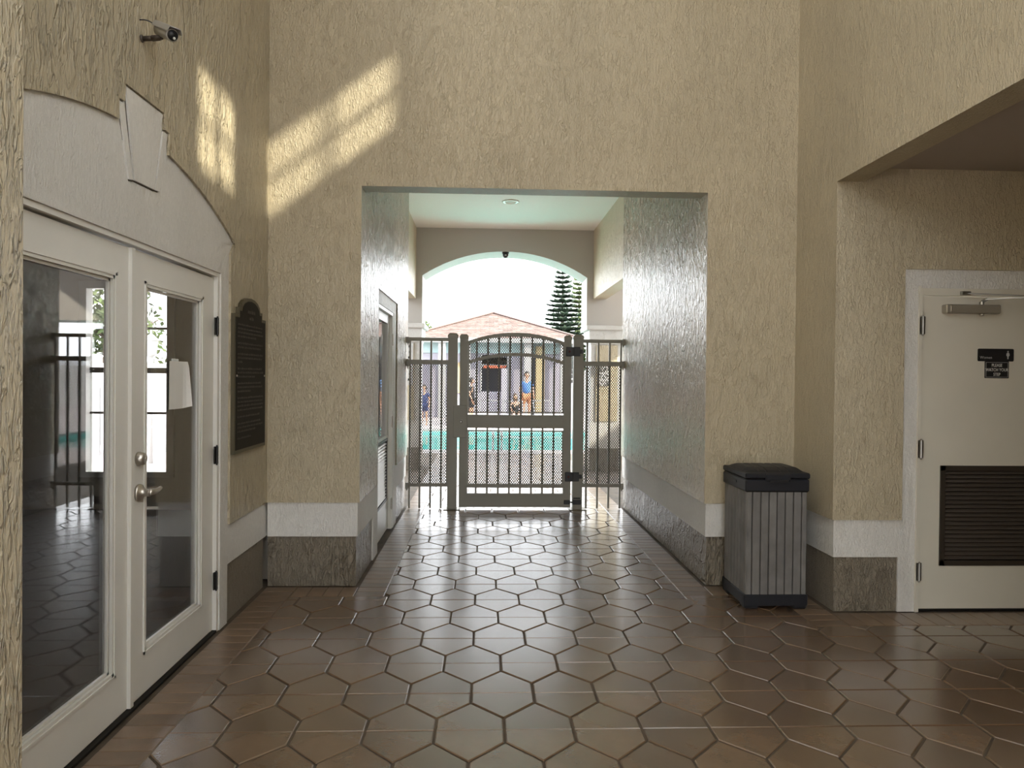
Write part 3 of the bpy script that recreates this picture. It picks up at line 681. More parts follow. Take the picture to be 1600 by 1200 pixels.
# ------------------------------------------------------------------ waste bin
bx0, bx1, by0, by1 = 1.712, 2.115, 4.515, 4.935
wb = thing('waste_bin', ((bx0+bx1)/2, (by0+by1)/2, 0), 'grey plank waste bin with black lid in the right corner', 'bin')
B(bx0+.012, bx1-.012, by0+.012, by1-.012, .05, .80).build('liner', 'bingap', wb)
sk = MB()
for (x0, x1, y0, y1) in ((bx0-.008, bx1+.008, by0-.008, by0+.025), (bx0-.008, bx1+.008, by1-.025, by1+.008), (bx0-.008, bx0+.025, by0, by1), (bx1-.025, bx1+.008, by0, by1)):
    sk.bev(x0, x1, y0, y1, .022, .098, .006)
for x in (bx0-.006, bx1-.089):
    for y in (by0-.006, by1-.089): sk.bev(x, x+.095, y, y+.095, 0, .06, .012)
sk.build('base', 'binb', wb)
planks = [(1.712, 1.742, 5)]
edges = [1.712, 1.746, 1.796, 1.843, 1.891, 1.939, 1.987, 2.036, 2.084, 2.115]
edges = [1.712+.0, 1.752, 1.808, 1.862, 1.916, 1.970, 2.024, 2.078, 2.115]
for i in range(len(edges)-1):
    MB().bev(edges[i]+.003, edges[i+1]-.003, by0, by0+.012, .09, .775, .003).build('plank', 'binw', wb)
    MB().bev(edges[i]+.003, edges[i+1]-.003, by1-.012, by1, .09, .775, .003).build('plank', 'binw', wb)
k = 7; st = (by1-by0-.01)/k
for i in range(k):
    for xa, xb in ((bx0, bx0+.012), (bx1-.012, bx1)):
        MB().bev(xa, xb, by0+.005+i*st+.003, by0+.005+(i+1)*st-.003, .09, .775, .003).build('plank', 'binw', wb)
rim = MB().bev(bx0-.010, bx1+.010, by0-.010, by1+.008, .765, .850, .010).build('rim', 'binb', wb)
B(bx0-.014, bx0-.010, by0+.16, by0+.27, .805, .822).build('hand_slot', 'black', rim)
# domed lid, grooved front to back
mb = MB(); nx, ny = 24, 8; vs = []
def lidz(u, v):
    ex = min(u, 1-u); ey = min(v, 1-v)
    z = .882+.036*(1-max(0, 1-ex/.14)**2)*(1-max(0, 1-ey/.30)**2)
    kx = (u*8.5) % 1
    if .12 < u < .88 and .12 < v < .9 and abs(kx-.5) > .44: z -= .006
    return z
for i in range(nx*2+1):
    for j in range(ny+1):
        u, v = i/(nx*2), j/ny; vs.append((bx0-.006+(bx1-bx0+.012)*u, by0-.01+(by1-by0+.012)*v, lidz(u, v)))
fs = [(i*(ny+1)+j, (i+1)*(ny+1)+j, (i+1)*(ny+1)+j+1, i*(ny+1)+j+1) for i in range(nx*2) for j in range(ny)]
mb.add(vs, fs).bev(bx0-.013, bx1+.013, by0-.014, by1+.006, .853, .890, .008).bev(1.83, 1.995, by0-.026, by0-.008, .838, .884, .006)
lid = mb.build('lid', 'binb', wb)
MB().bev(1.85, 1.975, by0-.034, by0-.028, .832, .850, .002).build('latch', 'black', lid)

# ------------------------------------------------------------------ gate and side panels
def mesh_panel(x0, x1, top, z0, y, parent, dx=.0262, dz=.0345, wdt=.0080):
    """expanded metal: two families of strands zigzagging; top may be a function of x"""
    mb = MB(); tf = top if callable(top) else (lambda x: top)
    ncol = int((x1-x0)/(dx/2))+1; zmax = max(tf(x0+(x1-x0)*i/10) for i in range(11)); nrow = int((zmax-z0)/(dz/2))+1
    for r in range(nrow):
        for c in range(ncol):
            xa = x0+c*dx/2; za = z0+r*dz/2
            xb = min(xa+dx/2, x1); 
            if (r+c) % 2: a_, b_ = (xa, za), (xb, za+dz/2)
            else: a_, b_ = (xa, za+dz/2), (xb, za)
            if max(a_[1], b_[1]) > tf((xa+xb)/2)+.004: continue
            p = Vector((a_[0], y, a_[1])); q = Vector((b_[0], y, b_[1])); nrm = Vector((-(q.z-p.z), 0, q.x-p.x)).normalized()*wdt/2
            d_ = Vector((0, .0022, 0))
            mb.add([p-nrm-d_, q-nrm-d_, q+nrm-d_, p+nrm-d_, p-nrm+d_, q-nrm+d_, q+nrm+d_, p+nrm+d_], [(0, 1, 2, 3), (7, 6, 5, 4), (0, 4, 5, 1), (3, 2, 6, 7)])
    o = mb.build('mesh_panel', 'mesh', parent, kind='stuff'); return o
G = thing('pool_gate', (.36, YG, 0), 'arched taupe metal gate closed across the passage', 'gate')
g0, g1 = -.274, .990; s0, s1_ = -.180, .905
gc = (s0+s1_)/2
def top1(x): return 1.998-.098*((x-gc)/((s1_-s0)/2))**2
def top2(x): return 1.772-.098*((x-gc)/((s1_-s0)/2))**2
def cap_post(mb, x0, x1, ya, yb, z0, z1, cap=.010):
    mb.box(x0, x1, ya, yb, z0, z1-.05)
    c_ = cap
    mb.bev(x0-c_, x1+c_, ya-c_, yb+c_, z1-.052, z1-.02, .003)
    xm, ym = (x0+x1)/2, (ya+yb)/2
    mb.add([(x0-c_+.003, ya-c_+.003, z1-.02), (x1+c_-.003, ya-c_+.003, z1-.02), (x1+c_-.003, yb+c_-.003, z1-.02), (x0-c_+.003, yb+c_-.003, z1-.02), (x0+.015, ya+.012, z1), (x1-.015, ya+.012, z1), (x1-.015, yb-.012, z1), (x0+.015, yb-.012, z1)],
           [(0, 1, 5, 4), (1, 2, 6, 5), (2, 3, 7, 6), (3, 0, 4, 7), (4, 5, 6, 7)])
    return mb
ya, yb = YG-.03, YG+.03
for a, b in ((g0, s0), (s1_, g1)): cap_post(MB(), a, b, ya, yb, .022, 1.975, .004).build('stile', 'gate', G)
def arch_rail(fn, th, y0_, y1_):
    mb = MB(); n = 28; v = []
    for i in range(n+1):
        x = s0+(s1_-s0)*i/n; z = fn(x)
        v += [(x, y0_, z-th), (x, y1_, z-th), (x, y1_, z), (x, y0_, z)]
    f = []
    for i in range(n):
        o_ = i*4
        for k in range(4): f.append((o_+k, o_+(k+1) % 4, o_+4+(k+1) % 4, o_+4+k))
    f += [(0, 1, 2, 3), tuple(n*4+k for k in range(4))]
    return mb.add(v, f)
arch_rail(top1, .040, YG-.02, YG+.02).build('arch_rail', 'gate', G)
arch_rail(top2, .037, YG-.02, YG+.02).build('arch_rail', 'gate', G)
MB().bev(s0-.002, s1_+.002, YG-.026, YG+.026, .917, 1.068, .004).build('lock_rail', 'gate', G)
MB().bev(s0-.002, s1_+.002, YG-.02, YG+.02, .243, .288, .003).build('lower_rail', 'gate', G)
MB().bev(g0+.002, g1-.002, YG-.031, YG+.031, .024, .180, .004).build('kick_rail', 'gate', G)
bars = [-.083+.1253*k for k in range(8)]
for x in bars:
    MB().box(x-.0105, x+.0105, YG-.0105, YG+.0105, 1.066, top1(x)-.038).build('bar', 'gate', G)
    MB().box(x-.0105, x+.0105, YG-.0105, YG+.0105, .181, .918).build('bar', 'gate', G)
ym = YG-.013
for z0, z1 in ((1.086, 1.102), (.878, .894)): B(s0, s1_, YG-.016, YG-.004, z0, z1).build('mesh_edge', 'gate', G)
mesh_panel(s0+.004, s1_-.004, lambda x: top1(x)-.02, 1.10, ym, G)
mesh_panel(s0+.004, s1_-.004, .885, .288, ym, G)
for x in (s0+.008, s1_-.008):
    B(x-.007, x+.007, YG-.016, YG-.004, .29, .88).build('mesh_edge', 'gate', G)
    B(x-.007, x+.007, YG-.016, YG-.004, 1.10, 1.87).build('mesh_edge', 'gate', G)
lb = MB().bev(-.342, -.190, YG-.062, YG+.05, .812, 1.175, .004).build('lock_box', 'gate', G)
MB().lathe([(.022, 0), (.021, .006), (.014, .008), (.013, .004), (.005, .004)], (-.252, YG-.062, .993), (0, -1, 0), 18).build('lock_cylinder', 'steel', lb, True)
def gate_hinge(z, small=False):
    mb = MB()
    if not small:
        mb.bev(.925, 1.000, YG-.062, YG-.030, z-.052, z+.052, .004).bev(1.012, 1.082, YG-.062, YG-.030, z-.052, z+.052, .004).bev(1.08, 1.118, YG-.055, YG-.030, z-.022, z+.026, .004)
        mb.tube([(1.005, YG-.05, z-.05), (1.005, YG-.05, z+.05)], .014, 10)
    else:
        mb.bev(.915, .985, YG-.058, YG-.030, z-.022, z+.024, .004).bev(1.012, 1.11, YG-.058, YG-.030, z-.026, z+.03, .004).tube([(.975, YG-.046, z), (1.02, YG-.046, z)], .008, 8).bev(1.02, 1.10, YG-.064, YG-.03, z+.038, z+.055, .003)
    o = mb.build('hinge', 'black', G)
    if not small: MB().lathe([(.013, 0), (.012, .004)], (.962, YG-.062, z), (0, -1, 0), 12).build('hinge_screw', mat('red brown cap', (.09, .02, .015), .5), o, True)
gate_hinge(1.79); gate_hinge(.375); gate_hinge(.085, True)

def side_panel(x0, x1, post, bx, lab, wall):
    t = thing('fence_panel', ((x0+x1)/2, YG, 0), lab, 'fence panel')
    cap_post(MB(), post[0], post[1], YG-.05, YG+.05, 0, 1.985, .006).build('post', 'gate', t)
    MB().bev(post[0]-.04, post[1]+.04, YG-.10, YG+.10, .001, .007, .002).build('base_plate', 'bronze_edge', t)
    for z0, z1 in ((1.893, 1.932), (1.632, 1.682), (.252, .292)):
        r = MB().box(x0, x1, YG-.017, YG+.017, z0, z1).build('rail', 'gate', t)
        sx = 1 if wall > x0+.1 else -1
        MB().bev(min(wall, wall-sx*.03), max(wall, wall-sx*.03), YG-.028, YG+.028, z0-.025, z1+.006, .003).tube([(wall-sx*.015, YG, z0-.045), (wall-sx*.015, YG, z0-.02)], .007, 6).build('wall_bracket', 'gate', r)
    for x in bx: MB().box(x-.0105, x+.0105, YG-.0105, YG+.0105, .008, 1.90).build('bar', 'gate', t)
    a = min(min(bx), x0+.06 if wall <= x0 else x0+.012); b_ = max(max(bx), x1-.012)
    xa, xb = (bx[0], x1) if wall <= x0 else (x0, bx[-1])
    mesh_panel(xa, xb, 1.634, .292, ym, t)
    B(xa+.002 if wall > x0 else xb-.014, xa+.014 if wall > x0 else xb-.002, YG-.016, YG-.004, .29, 1.63).build('mesh_edge', 'gate', t)
side_panel(P0, -.404, (-.404, -.298), [-.832, -.717, -.597, -.477], 'narrow taupe bar fence panel left of the gate', P0)
side_panel(1.120, P1, (1.012, 1.120), [1.170, 1.298, 1.427, 1.556], 'narrow taupe bar fence panel right of the gate', P1)

# ------------------------------------------------------------------ fittings in the covered area
t = thing('recessed_light', (.337, 9.53, 3.86), 'small round recessed light in the passage ceiling', 'light')
MB().lathe([(.115, 0), (.115, .010), (.085, .014), (.08, .004)], (.337, 9.53, 3.86), (0, 0, -1), 28).build('trim_ring', 'nickel', t, True)
MB().lathe([(.078, 0), (.078, .004)], (.337, 9.53, 3.856), (0, 0, -1), 24).build('lens', 'lens', t, True)
t = thing('dome_camera', (.327, 11.33, 3.47), 'small black camera under the crown of the arch', 'camera')
MB().lathe([(.055, 0), (.055, .02), (.05, .03)], (.327, 11.36, 3.498), (0, 0, -1), 18).build('mount', 'black', t, True)
MB().lathe([(.046, 0), (.044, .03), (.03, .055), (.010, .064)], (.327, 11.36, 3.468), (0, 0, -1), 18).build('dome', 'black', t, True)
MB().bev(.312, .342, 11.29, 11.31, 3.435, 3.455, .004).build('lens', 'textg', t)
t = thing('pool_notice', (1.92, 11.28, 1.38), 'white notice with black capitals on the yellow pier right of the gate', 'sign')
B(1.83, 2.005, 11.298, 11.309, 1.365, 1.70).build('board', 'signw', t)
for i, tx in enumerate(('AW', 'TO', 'OSS')): text(tx, .105, Matrix.Translation((1.918, 11.2965, 1.615-.105*i)) @ FACE_CAM, 'signk', 'lettering', t, .001)
t = thing('rules_notice', (-1.30, 11.29, 1.35), 'white notice board of small black print left of the fence panel', 'sign')
B(-1.46, -1.13, 11.297, 11.309, 1.35, 2.02).build('board', 'signw', t)
mb = MB(); rr = random.Random(9)
for k in range(7):
    x = -1.43
    while x < -1.17: ww = rr.uniform(.025, .05); mb.box(x, x+ww, 11.2955, 11.297, 1.95-k*.088, 1.985-k*.088); x += ww+.02
mb.build('print_lines', 'signk', t, kind='stuff')

# ------------------------------------------------------------------ pool house beyond the water
ph = thing('pool_house', (.34, 27.5, 0), 'pale pool house with a brown hipped shingle roof across the water', 'building')
HX0, HX1, HY0, HY1, EZ, PK = -2.9, 3.6, 25.0, 31.0, 2.86, 4.02
cxh, cyh = .34, 28.0
# shingle courses, each a strip proud of the one above
mbs = [MB() for _ in range(4)]
C = [(HX0, HY0), (HX1, HY0), (HX1, HY1), (HX0, HY1)]
rr = random.Random(3)
nc = 22
def rp(s_, t_, f_):
    p, q = C[s_], C[(s_+1) % 4]; a = (p[0]+(q[0]-p[0])*t_, p[1]+(q[1]-p[1])*t_)
    return (a[0]+(cxh-a[0])*f_, a[1]+(cyh-a[1])*f_, EZ+(PK-EZ)*f_)
mbq = MB()
mbq.add([rp(0, 0, 0), rp(1, 0, 0), rp(2, 0, 0), rp(3, 0, 0), (cxh, cyh, PK), (HX0, HY0, EZ-.08), (HX1, HY0, EZ-.08), (HX1, HY1, EZ-.08), (HX0, HY1, EZ-.08)], [(0, 1, 4), (1, 2, 4), (2, 3, 4), (3, 0, 4), (5, 6, 7, 8), (0, 1, 6, 5), (1, 2, 7, 6), (2, 3, 8, 7), (3, 0, 5, 8)])
rf = mbq.build('roof', 'roof', ph)
sh = MB()
for s_ in (0, 1, 3):
    for c in range(nc):
        f0, f1 = c/nc, (c+1)/nc; Lw = (6.5)*(1-f0); k = max(1, int(Lw/.33))
        for i in range(k):
            a, b = i/k, (i+1)/k; lf_ = .010+rr.random()*.012
            p = [rp(s_, a+.02/k, f0), rp(s_, b-.02/k, f0), rp(s_, b-.02/k, f1), rp(s_, a+.02/k, f1)]
            q = [(x, y, z+lf_ if j < 2 else z+.003) for j, (x, y, z) in enumerate(p)]
            sh.add(p+q, [(4, 5, 6, 7), (0, 1, 5, 4), (1, 2, 6, 5), (3, 0, 4, 7)])
sh.build('shingles', 'roof', rf, kind='stuff')
for c_ in C: MB().bar((c_[0], c_[1], EZ+.02), (cxh, cyh, PK+.03), .18, .03, (0, 0, 1)).build('hip_cap', 'ridge', rf)
MB().box(HX0, HX1, HY0-.03, HY0, EZ-.16, EZ).box(HX0-.03, HX0, HY0, HY1, EZ-.16, EZ).box(HX1, HX1+.03, HY0, HY1, EZ-.16, EZ).build('fascia', 'hwhite', ph)
wl = MB().box(HX0+.4, -.10, 25.7, 25.85, 0, EZ).box(.86, 1.62, 25.7, 25.85, 0, EZ).box(-.10, .86, 25.7, 25.85, 2.28, EZ).box(-.1, .86, 25.7, 25.85, 0, .95).box(1.95, HX1-.4, 25.7, 25.85, 0, EZ).box(1.62, 1.95, 25.7, 25.85, 2.2, EZ)
wl.build('wall', 'hwall', ph)
B(HX0+.4, HX1-.4, 25.85, 30.6, 0, .02).build('house_floor', 'hwall', ph)
B(HX0+.4, HX1-.4, 27.5, 27.6, 0, 2.8).build('inner_wall', 'hdark', ph)
B(HX0+.4, HX1-.4, 25.62, 25.70, 2.34, 2.78).build('blue_band', 'hcyan', ph)
B(-.10, .86, 25.74, 25.76, 1.9, 2.28).build('window_pane', 'hwin', ph)
MB().bev(-.02, .80, 25.55, 25.69, 1.80, 1.90, .01).build('awning_board', 'orange', ph)
MB().box(-.10, .86, 25.66, 25.70, 1.86, 1.93).box(-.14, -.08, 25.66, 25.72, .95, 2.28).box(.83, .89, 25.66, 25.72, .95, 2.28).build('window_frame', 'hwhite', ph)
B(.62, .84, 25.45, 25.6, 0, 1.80).build('post', 'hwall', ph)
for x in (-1.5, -.62, 1.55, 2.85): MB().bev(x-.13, x+.13, 25.1, 25.36, 0, 2.75, .01).build('column', 'hwhite', ph)
MB().bev(1.86, 2.18, 25.4, 25.7, 0, 2.6, .01).build('column', 'hyel', ph)
B(1.64, 1.93, 25.78, 25.82, 0, 2.2).build('door_leaf', 'hdark', ph)
B(-1.25, -.75, 25.64, 25.70, .9, 2.0).build('notice_board', 'hyel', ph)

# white fence closing the pool area, and the fence outside the room window
def vfence(pts, h, lab, single=False):
    t = thing('vinyl_fence', (*pts[0], 0), lab, 'fence')
    for (a, b) in zip(pts, pts[1:]):
        a, b = Vector((*a, 0)), Vector((*b, 0)); L_ = (b-a).length; n = max(1, round(L_/2.4)); d = (b-a).normalized()
        for i in range(n+1):
            p = a+d*L_*i/n; cap_post(MB(), p.x-.06, p.x+.06, p.y-.06, p.y+.06, 0, h+.12, .01).build('post', 'fence', t)
        for z in (.12, h-.1): MB().bar(a+Vector((0, 0, z)), b+Vector((0, 0, z)), .12, .05, d.cross(Vector((0, 0, 1)))).build('rail', 'fence', t)
        mb = MB(); k = int(L_/.17)
        for i in range(k):
            p = a+d*(L_*(i+.04)/k); q = a+d*(L_*(i+.96)/k)
            (MB() if single else mb).bar(p+Vector((0, 0, h/2)), q+Vector((0, 0, h/2)), h-.2, .022, d.cross(Vector((0, 0, 1)))) if not single else \
                MB().bar(p+Vector((0, 0, h/2)), q+Vector((0, 0, h/2)), h-.2, .022, d.cross(Vector((0, 0, 1)))).build('picket', 'fence', t)
        if not single: mb.build('pickets', 'fence', t, kind='stuff')
vfence([(-16, 33), (-3.2, 33)], 1.85, 'white vinyl privacy fence behind the pool left of the pool house')
vfence([(4.2, 31.4), (16, 31.4)], 1.85, 'white vinyl privacy fence behind the pool right of the pool house')
vfence([(-12, 13.2), (-4.6, 13.2)], 1.72, 'white vinyl fence seen through the room window', True)
t = thing('post_lantern', (-5.55, 12.0, 0), 'white lantern on a post seen through the room window', 'lantern')
MB().tube([(-5.55, 12, 0), (-5.55, 12, 1.78)], .04, 10).build('post', 'lantern', t, True)
MB().lathe([(.05, 0), (.09, .03), (.12, .26), (.14, .27), (.02, .38), (.02, .42), (.004, .45)], (-5.55, 12, 1.78), (0, 0, 1), 6).build('lamp_head', 'lantern', t)

# ------------------------------------------------------------------ trees
def whorl_pine(x, y, h, r0, lab, seed, m_='pine'):
    R = random.Random(seed); t = thing('pine_tree', (x, y, 0), lab, 'tree')
    MB().tube([(x, y, 0), (x, y, h*.5), (x, y, h)], [.16, .10, .015], 8).build('trunk', 'trunk', t, True)
    br = MB(); fo = MB(); nl = int(h/.27)
    for i in range(nl):
        z = 1.2+(h-1.25)*i/(nl-1); rad = r0*(1-((z-1)/(h-1))**1.3)+.12
        for k in range(7):
            a = 2*PI*k/7+R.random()*.7; rl = rad*R.uniform(.75, 1.1)
            d = Vector((math.cos(a), math.sin(a), 0)); pts = [Vector((x, y, z))+d*rl*q+Vector((0, 0, .10*rl*q*q+.02)) for q in (0, .5, 1)]
            br.tube(pts, [.018, .012, .005], 4)
            nt = int(12+rl*34)
            for j in range(nt):
                q = .12+.9*j/nt; c = Vector((x, y, z))+d*rl*q+Vector((0, 0, .10*rl*q*q+.02)); sd_ = Vector((-d.y, d.x, 0))
                for s_ in (-1, 1):
                    ll = .30*(1.15-q*.6)*R.uniform(.7, 1.2); tip = c+(sd_*s_*.8+d*.6+Vector((0, 0, R.uniform(.1, .55))))*ll
                    wv = Vector((0, 0, .028)); fo.add([c-wv, tip-wv*.3, tip+wv*.5, c+wv*1.2], [(0, 1, 2, 3)])
                    fo.add([c-d*.025, tip, c+d*.03], [(0, 1, 2)])
    br.build('branches', 'trunk', t, kind='stuff'); fo.build('foliage', m_, t, kind='stuff')
def bush(x, y, z0, h, r, lab, seed, n=2600, name='leafy_tree', leaf_m='leaf', ls=.09):
    R = random.Random(seed); t = thing(name, (x, y, 0), lab, 'tree')
    mb = MB().tube([(x, y, 0), (x+.05, y, z0+h*.4), (x, y, z0+h*.8)], [.09, .06, .015], 7)
    for k in range(9):
        a = R.random()*6.3; zz = z0+h*R.uniform(.1, .6); mb.tube([(x, y, zz), (x+math.cos(a)*r*.7, y+math.sin(a)*r*.7, zz+h*.25)], [.03, .008], 5)
    mb.build('trunk', 'trunk', t, True)
    cl_ = [(x+R.uniform(-1, 1)*r*.6, y+R.uniform(-1, 1)*r*.6, z0+h*R.uniform(.15, .9), R.uniform(.25, .5)*r) for _ in range(16)]
    fo = MB()
    for _ in range(n):
        c = R.choice(cl_); d = Vector((R.gauss(0, 1), R.gauss(0, 1), R.gauss(0, 1))).normalized()*c[3]*R.uniform(.5, 1.05)
        p = Vector(c[:3])+d; u = Vector((R.gauss(0, 1), R.gauss(0, 1), R.gauss(0, 1))).normalized()*ls; v = u.cross(Vector((R.gauss(0, 1), R.gauss(0, 1), R.gauss(0, 1)))).normalized()*ls*.5
        fo.add([p-u, p-v, p+u, p+v], [(0, 1, 2, 3)])
    fo.build('foliage', leaf_m, t, kind='stuff')
whorl_pine(3.75, 34.0, 6.75, 1.35, 'tall dark norfolk pine behind the pool house roof', 11)
whorl_pine(4.95, 36.9, 6.6, 1.25, 'brighter green norfolk pine right of the tall dark one', 12, 'leaf')
bush(-3.0, 34.5, 1.6, 3.0, .55, 'thin green tree showing at the left edge of the arch', 5, 700)
bush(-2.7, 24.4, .6, 2.0, .5, 'small pale green shrub left of the pool house', 6, 900, 'garden_shrub')
bush(-8.2, 15.6, 1.2, 3.2, 1.5, 'leafy green tree behind the fence outside the room window', 8, 3000)
bush(-6.9, 13.85, .9, 1.6, .35, 'bright green palm like shrub outside the room window', 9, 1400, 'garden_shrub')

# ------------------------------------------------------------------ people by the pool
def skin_mesh(name, J, E_, m_, parent, sub=1):
    """J name -> (co, radius); E_ pairs"""
    me = bpy.data.meshes.new(name); ks = list(J); ix = {k: i for i, k in enumerate(ks)}
    o_ = OFF[parent.name]
    me.from_pydata([tuple(Vector(J[k][0])-o_) for k in ks], [(ix[a], ix[b]) for a, b in E_], [])
    o = bpy.data.objects.new(name, me); COL.objects.link(o); sk = o.modifiers.new('s', 'SKIN')
    for i, k in enumerate(ks):
        r = J[k][1]; me.skin_vertices[0].data[i].radius = (r, r) if not isinstance(r, tuple) else r
    me.skin_vertices[0].data[0].use_root = True
    ss = o.modifiers.new('u', 'SUBSURF'); ss.levels = sub; ss.render_levels = sub
    dg = bpy.context.evaluated_depsgraph_get(); m2 = bpy.data.meshes.new_from_object(o.evaluated_get(dg)); o.modifiers.clear(); o.data = m2
    for p in m2.polygons: p.use_smooth = True
    m2.materials.clear(); m2.materials.append(M[m_]); o.parent = parent; return o
def person(x, y, z, h, yaw, pose, top, bottom, hair, lab, long_hair=False, sleeves=True, skirt=False):
    t = thing('person', (x, y, z), lab, 'person')
    R = Matrix.Rotation(yaw, 3, 'Z'); s = h/1.75
    def W(a, b, c): return Vector((x, y, z))+(R @ Vector((a, b, c)))*s
    if pose == 'stand':
        P = dict(pel=(0, 0, .93), chest=(0, .01, 1.25), neck=(0, 0, 1.47), hl=(.09, 0, .90), hr=(-.09, 0, .90), kl=(.11, -.02, .50), kr=(-.10, .0, .50),
                 al=(.11, .03, .08), ar=(-.11, .04, .08), tl=(.13, -.13, .03), tr=(-.13, -.12, .03), sl=(.17, 0, 1.41), sr=(-.17, 0, 1.41), el=(.24, .02, 1.14), er=(-.25, .0, 1.14), wl=(.25, -.08, .90), wr=(-.24, -.10, .92))
    else:
        P = dict(pel=(0, 0, .10), chest=(0, -.03, .42), neck=(0, -.04, .63), hl=(.09, -.03, .09), hr=(-.09, -.03, .09), kl=(.12, -.42, .13), kr=(-.11, -.43, .13),
                 al=(.12, -.46, -.27), ar=(-.11, -.47, -.27), tl=(.13, -.60, -.31), tr=(-.12, -.61, -.31), sl=(.16, -.02, .57), sr=(-.16, -.02, .57), el=(.23, -.06, .32), er=(-.23, -.06, .32), wl=(.16, -.28, .18), wr=(-.15, -.28, .18))
    rad = dict(pel=.125, chest=.125, neck=.052, hl=.095, hr=.095, kl=.058, kr=.058, al=.036, ar=.036, tl=.034, tr=.034, sl=.058, sr=.058, el=.040, er=.040, wl=.027, wr=.027)
    J = {k: (W(*v), rad[k]*s) for k, v in P.items()}
    nz_ = P['neck']; J['head'] = (W(nz_[0], nz_[1]-.01, nz_[2]+.09), .055*s)
    E_ = [('pel', 'chest'), ('chest', 'neck'), ('neck', 'head'), ('pel', 'hl'), ('pel', 'hr'), ('hl', 'kl'), ('hr', 'kr'), ('kl', 'al'), ('kr', 'ar'), ('al', 'tl'), ('ar', 'tr'), ('chest', 'sl'), ('chest', 'sr'), ('sl', 'el'), ('sr', 'er'), ('el', 'wl'), ('er', 'wr')]
    # hands: palm, four fingers and a thumb each
    for sd_, wk, ek in (('l', 'wl', 'el'), ('r', 'wr', 'er')):
        w_, e_ = Vector(P[wk]), Vector(P[ek]); d = (w_-e_).normalized(); sx = 1 if sd_ == 'l' else -1
        sdv = Vector((0, 1, 0)); sdv = (sdv-d*sdv.dot(d)).normalized()
        pk = 'p'+sd_; J[pk] = (W(*(w_+d*.05)), (.030*s, .018*s)); E_.append((wk, pk))
        for f_, (of, ln) in enumerate(((-.027, .075), (-.009, .085), (.009, .08), (.027, .065))):
            k1, k2 = 'f%s%d' % (sd_, f_), 'g%s%d' % (sd_, f_)
            J[k1] = (W(*(w_+d*.10+sdv*of)), .009*s); J[k2] = (W(*(w_+d*(.10+ln)+sdv*of+Vector((-sx*.02, 0, 0)))), .007*s); E_ += [(pk, k1), (k1, k2)]
        J['th'+sd_] = (W(*(w_+d*.09-sdv*.055)), .009*s); E_.append((pk, 'th'+sd_))
    skin_mesh('body', J, E_, 'skin', t)
    # clothes
    def g(k, f): return (J[k][0], J[k][1]*f if not isinstance(J[k][1], tuple) else J[k][1])
    Jt = {'chest': g('chest', 1.16), 'pel': g('pel', 1.14), 'nk': (J['chest'][0]*.25+J['neck'][0]*.75, .075*s), 'sl': g('sl', 1.3), 'sr': g('sr', 1.3)}
    Et = [('chest', 'pel'), ('chest', 'nk'), ('chest', 'sl'), ('chest', 'sr')]
    if sleeves:
        for a in 'lr': Jt['u'+a] = (J['s'+a][0]*.4+J['e'+a][0]*.6, .062*s); Et.append(('s'+a, 'u'+a))
    if top: skin_mesh('top', Jt, Et, top, t)
    if bottom:
        Jb = {'pel': g('pel', 1.2), 'hl': g('hl', 1.16), 'hr': g('hr', 1.16)}; Eb = [('pel', 'hl'), ('pel', 'hr')]
        for a in 'lr': Jb['k'+a] = (J['h'+a][0]*.2+J['k'+a][0]*.8, .085*s); Eb.append(('h'+a, 'k'+a))
        skin_mesh('bottoms', Jb, Eb, bottom, t)
    # head with face, ears and hair
    hc = Vector(nz_)+Vector((0, -.02, .19))
    mb = MB(); bm = bmesh.new(); bmesh.ops.create_uvsphere(bm, u_segments=16, v_segments=12, radius=1)
    for v in bm.verts:
        q = v.co.copy(); jaw = 1-.28*max(0, -q.z); v.co = Vector((q.x*.076*jaw, q.y*.096*jaw, q.z*.118))
        if abs(q.x) < .2 and q.y < -.8 and -.35 < q.z < .15: v.co.y -= .018
        v.co = W(*(hc+v.co))
    hd = mb.bm(bm).ell(W(*(hc+Vector((.078, .005, -.005)))), (.014*s, .02*s, .03*s), 8, 6).ell(W(*(hc+Vector((-.078, .005, -.005)))), (.014*s, .02*s, .03*s), 8, 6).build('head', 'skin', t, True)
    for sx in (-1, 1): MB().ell(W(*(hc+Vector((sx*.030, -.088, .012)))), (.012*s, .008*s, .008*s), 8, 6).build('eye', 'hair_d', hd, True)
    MB().ell(W(*(hc+Vector((0, -.086, -.052)))), (.024*s, .008*s, .007*s), 8, 6).build('mouth', mat('lips', (.30, .08, .06), .5), hd, True)
    mb = MB(); bm = bmesh.new(); bmesh.ops.create_uvsphere(bm, u_segments=16, v_segments=12, radius=1)
    rr = random.Random(int(x*100))
    for v in bm.verts:
        q = v.co.copy(); k = 1.14+rr.random()*.05
        v.co = Vector((q.x*.086*k, q.y*.104*k+.014, q.z*.125*k+.012))
        if q.y < -.15 and q.z < .35: v.co.y = max(v.co.y, -.03)
        if long_hair and q.z < -.1: v.co.z -= .12; v.co.x *= 1.15
        elif q.z < -.35: v.co.z = max(v.co.z, -.05)
        v.co = W(*(hc+v.co))
    mb.bm(bm).build('hair', hair, t, True)
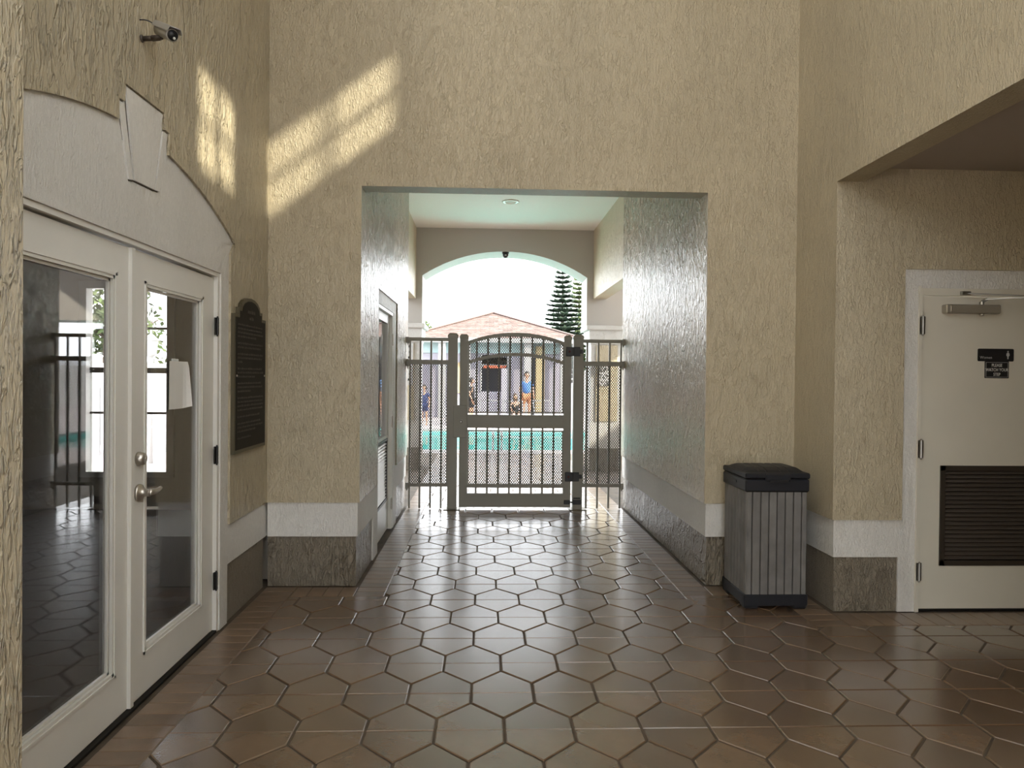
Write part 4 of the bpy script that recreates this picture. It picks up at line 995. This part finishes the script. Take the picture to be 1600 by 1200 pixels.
    return t
person(1.45, 24.0, 0, 1.64, .15, 'stand', 'blue', 'orng', 'hair_d', 'standing person in a blue top and tan shorts beyond the pool')
person(-.40, 22.5, 0, 1.42, 1.3, 'stand', 'blk', 'blk', 'hair_d', 'standing person in black clothes partly behind the gate stile')
person(.93, 20.95, .36, 1.18, .1, 'sit', 'blk', 'blk', 'hair_b', 'seated child with long brown hair and a dark top by the pool', True, False)
person(-1.80, 21.5, 0, 1.20, -.3, 'stand', 'navy', 'navy', 'hair_d', 'child in navy seen through the left fence panel', False, True)

def lounger(x, y, rz, lab):
    t = thing('pool_lounger', (x, y, 0), lab, 'lounger', 'pale loungers beyond the pool'); R = Matrix.Rotation(rz, 3, 'Z')
    def W(a, b, c): return Vector((x, y, 0))+R @ Vector((a, b, c))
    mb = MB()
    for a in (-.3, .3): mb.tube([W(a, 0, .30), W(a, 1.3, .30), W(a, 1.85, .72)], .018, 6)
    for b in (0, .65, 1.3): mb.tube([W(-.3, b, .30), W(.3, b, .30)], .014, 6)
    mb.tube([W(-.3, 1.85, .72), W(.3, 1.85, .72)], .018, 6).build('frame', 'hwhite', t, True)
    for a in (-.3, .3):
        for b in (.15, 1.25): MB().tube([W(a, b, 0), W(a, b, .30)], .018, 6).build('leg', 'hwhite', t, True)
    mb = MB(); k = 16
    for i in range(k):
        q = (i+.5)/k; p = (0, q*1.3*1.42, .305) if q < .704 else (0, 1.3+(q-.704)/.296*.55, .305+(q-.704)/.296*.42)
        mb.bar(W(-.3, p[1], p[2]), W(.3, p[1], p[2]), .095, .006, (0, 0, 1))
    mb.build('straps', 'sling', t)
lounger(.93, 20.75, .0, 'pale pool lounger under the seated child')
for i, (x, l_) in enumerate(((-.05, 'third pool lounger left of the seated child'), (.25+.03, 'second pool lounger left of the seated child'), (1.9, 'pool lounger right of the seated child'))):
    if i == 0: lounger(-.75, 21.2, .12, l_)
    elif i == 1: lounger(.05, 21.1, -.08, l_)
    else: lounger(2.0, 21.3, .05, l_)
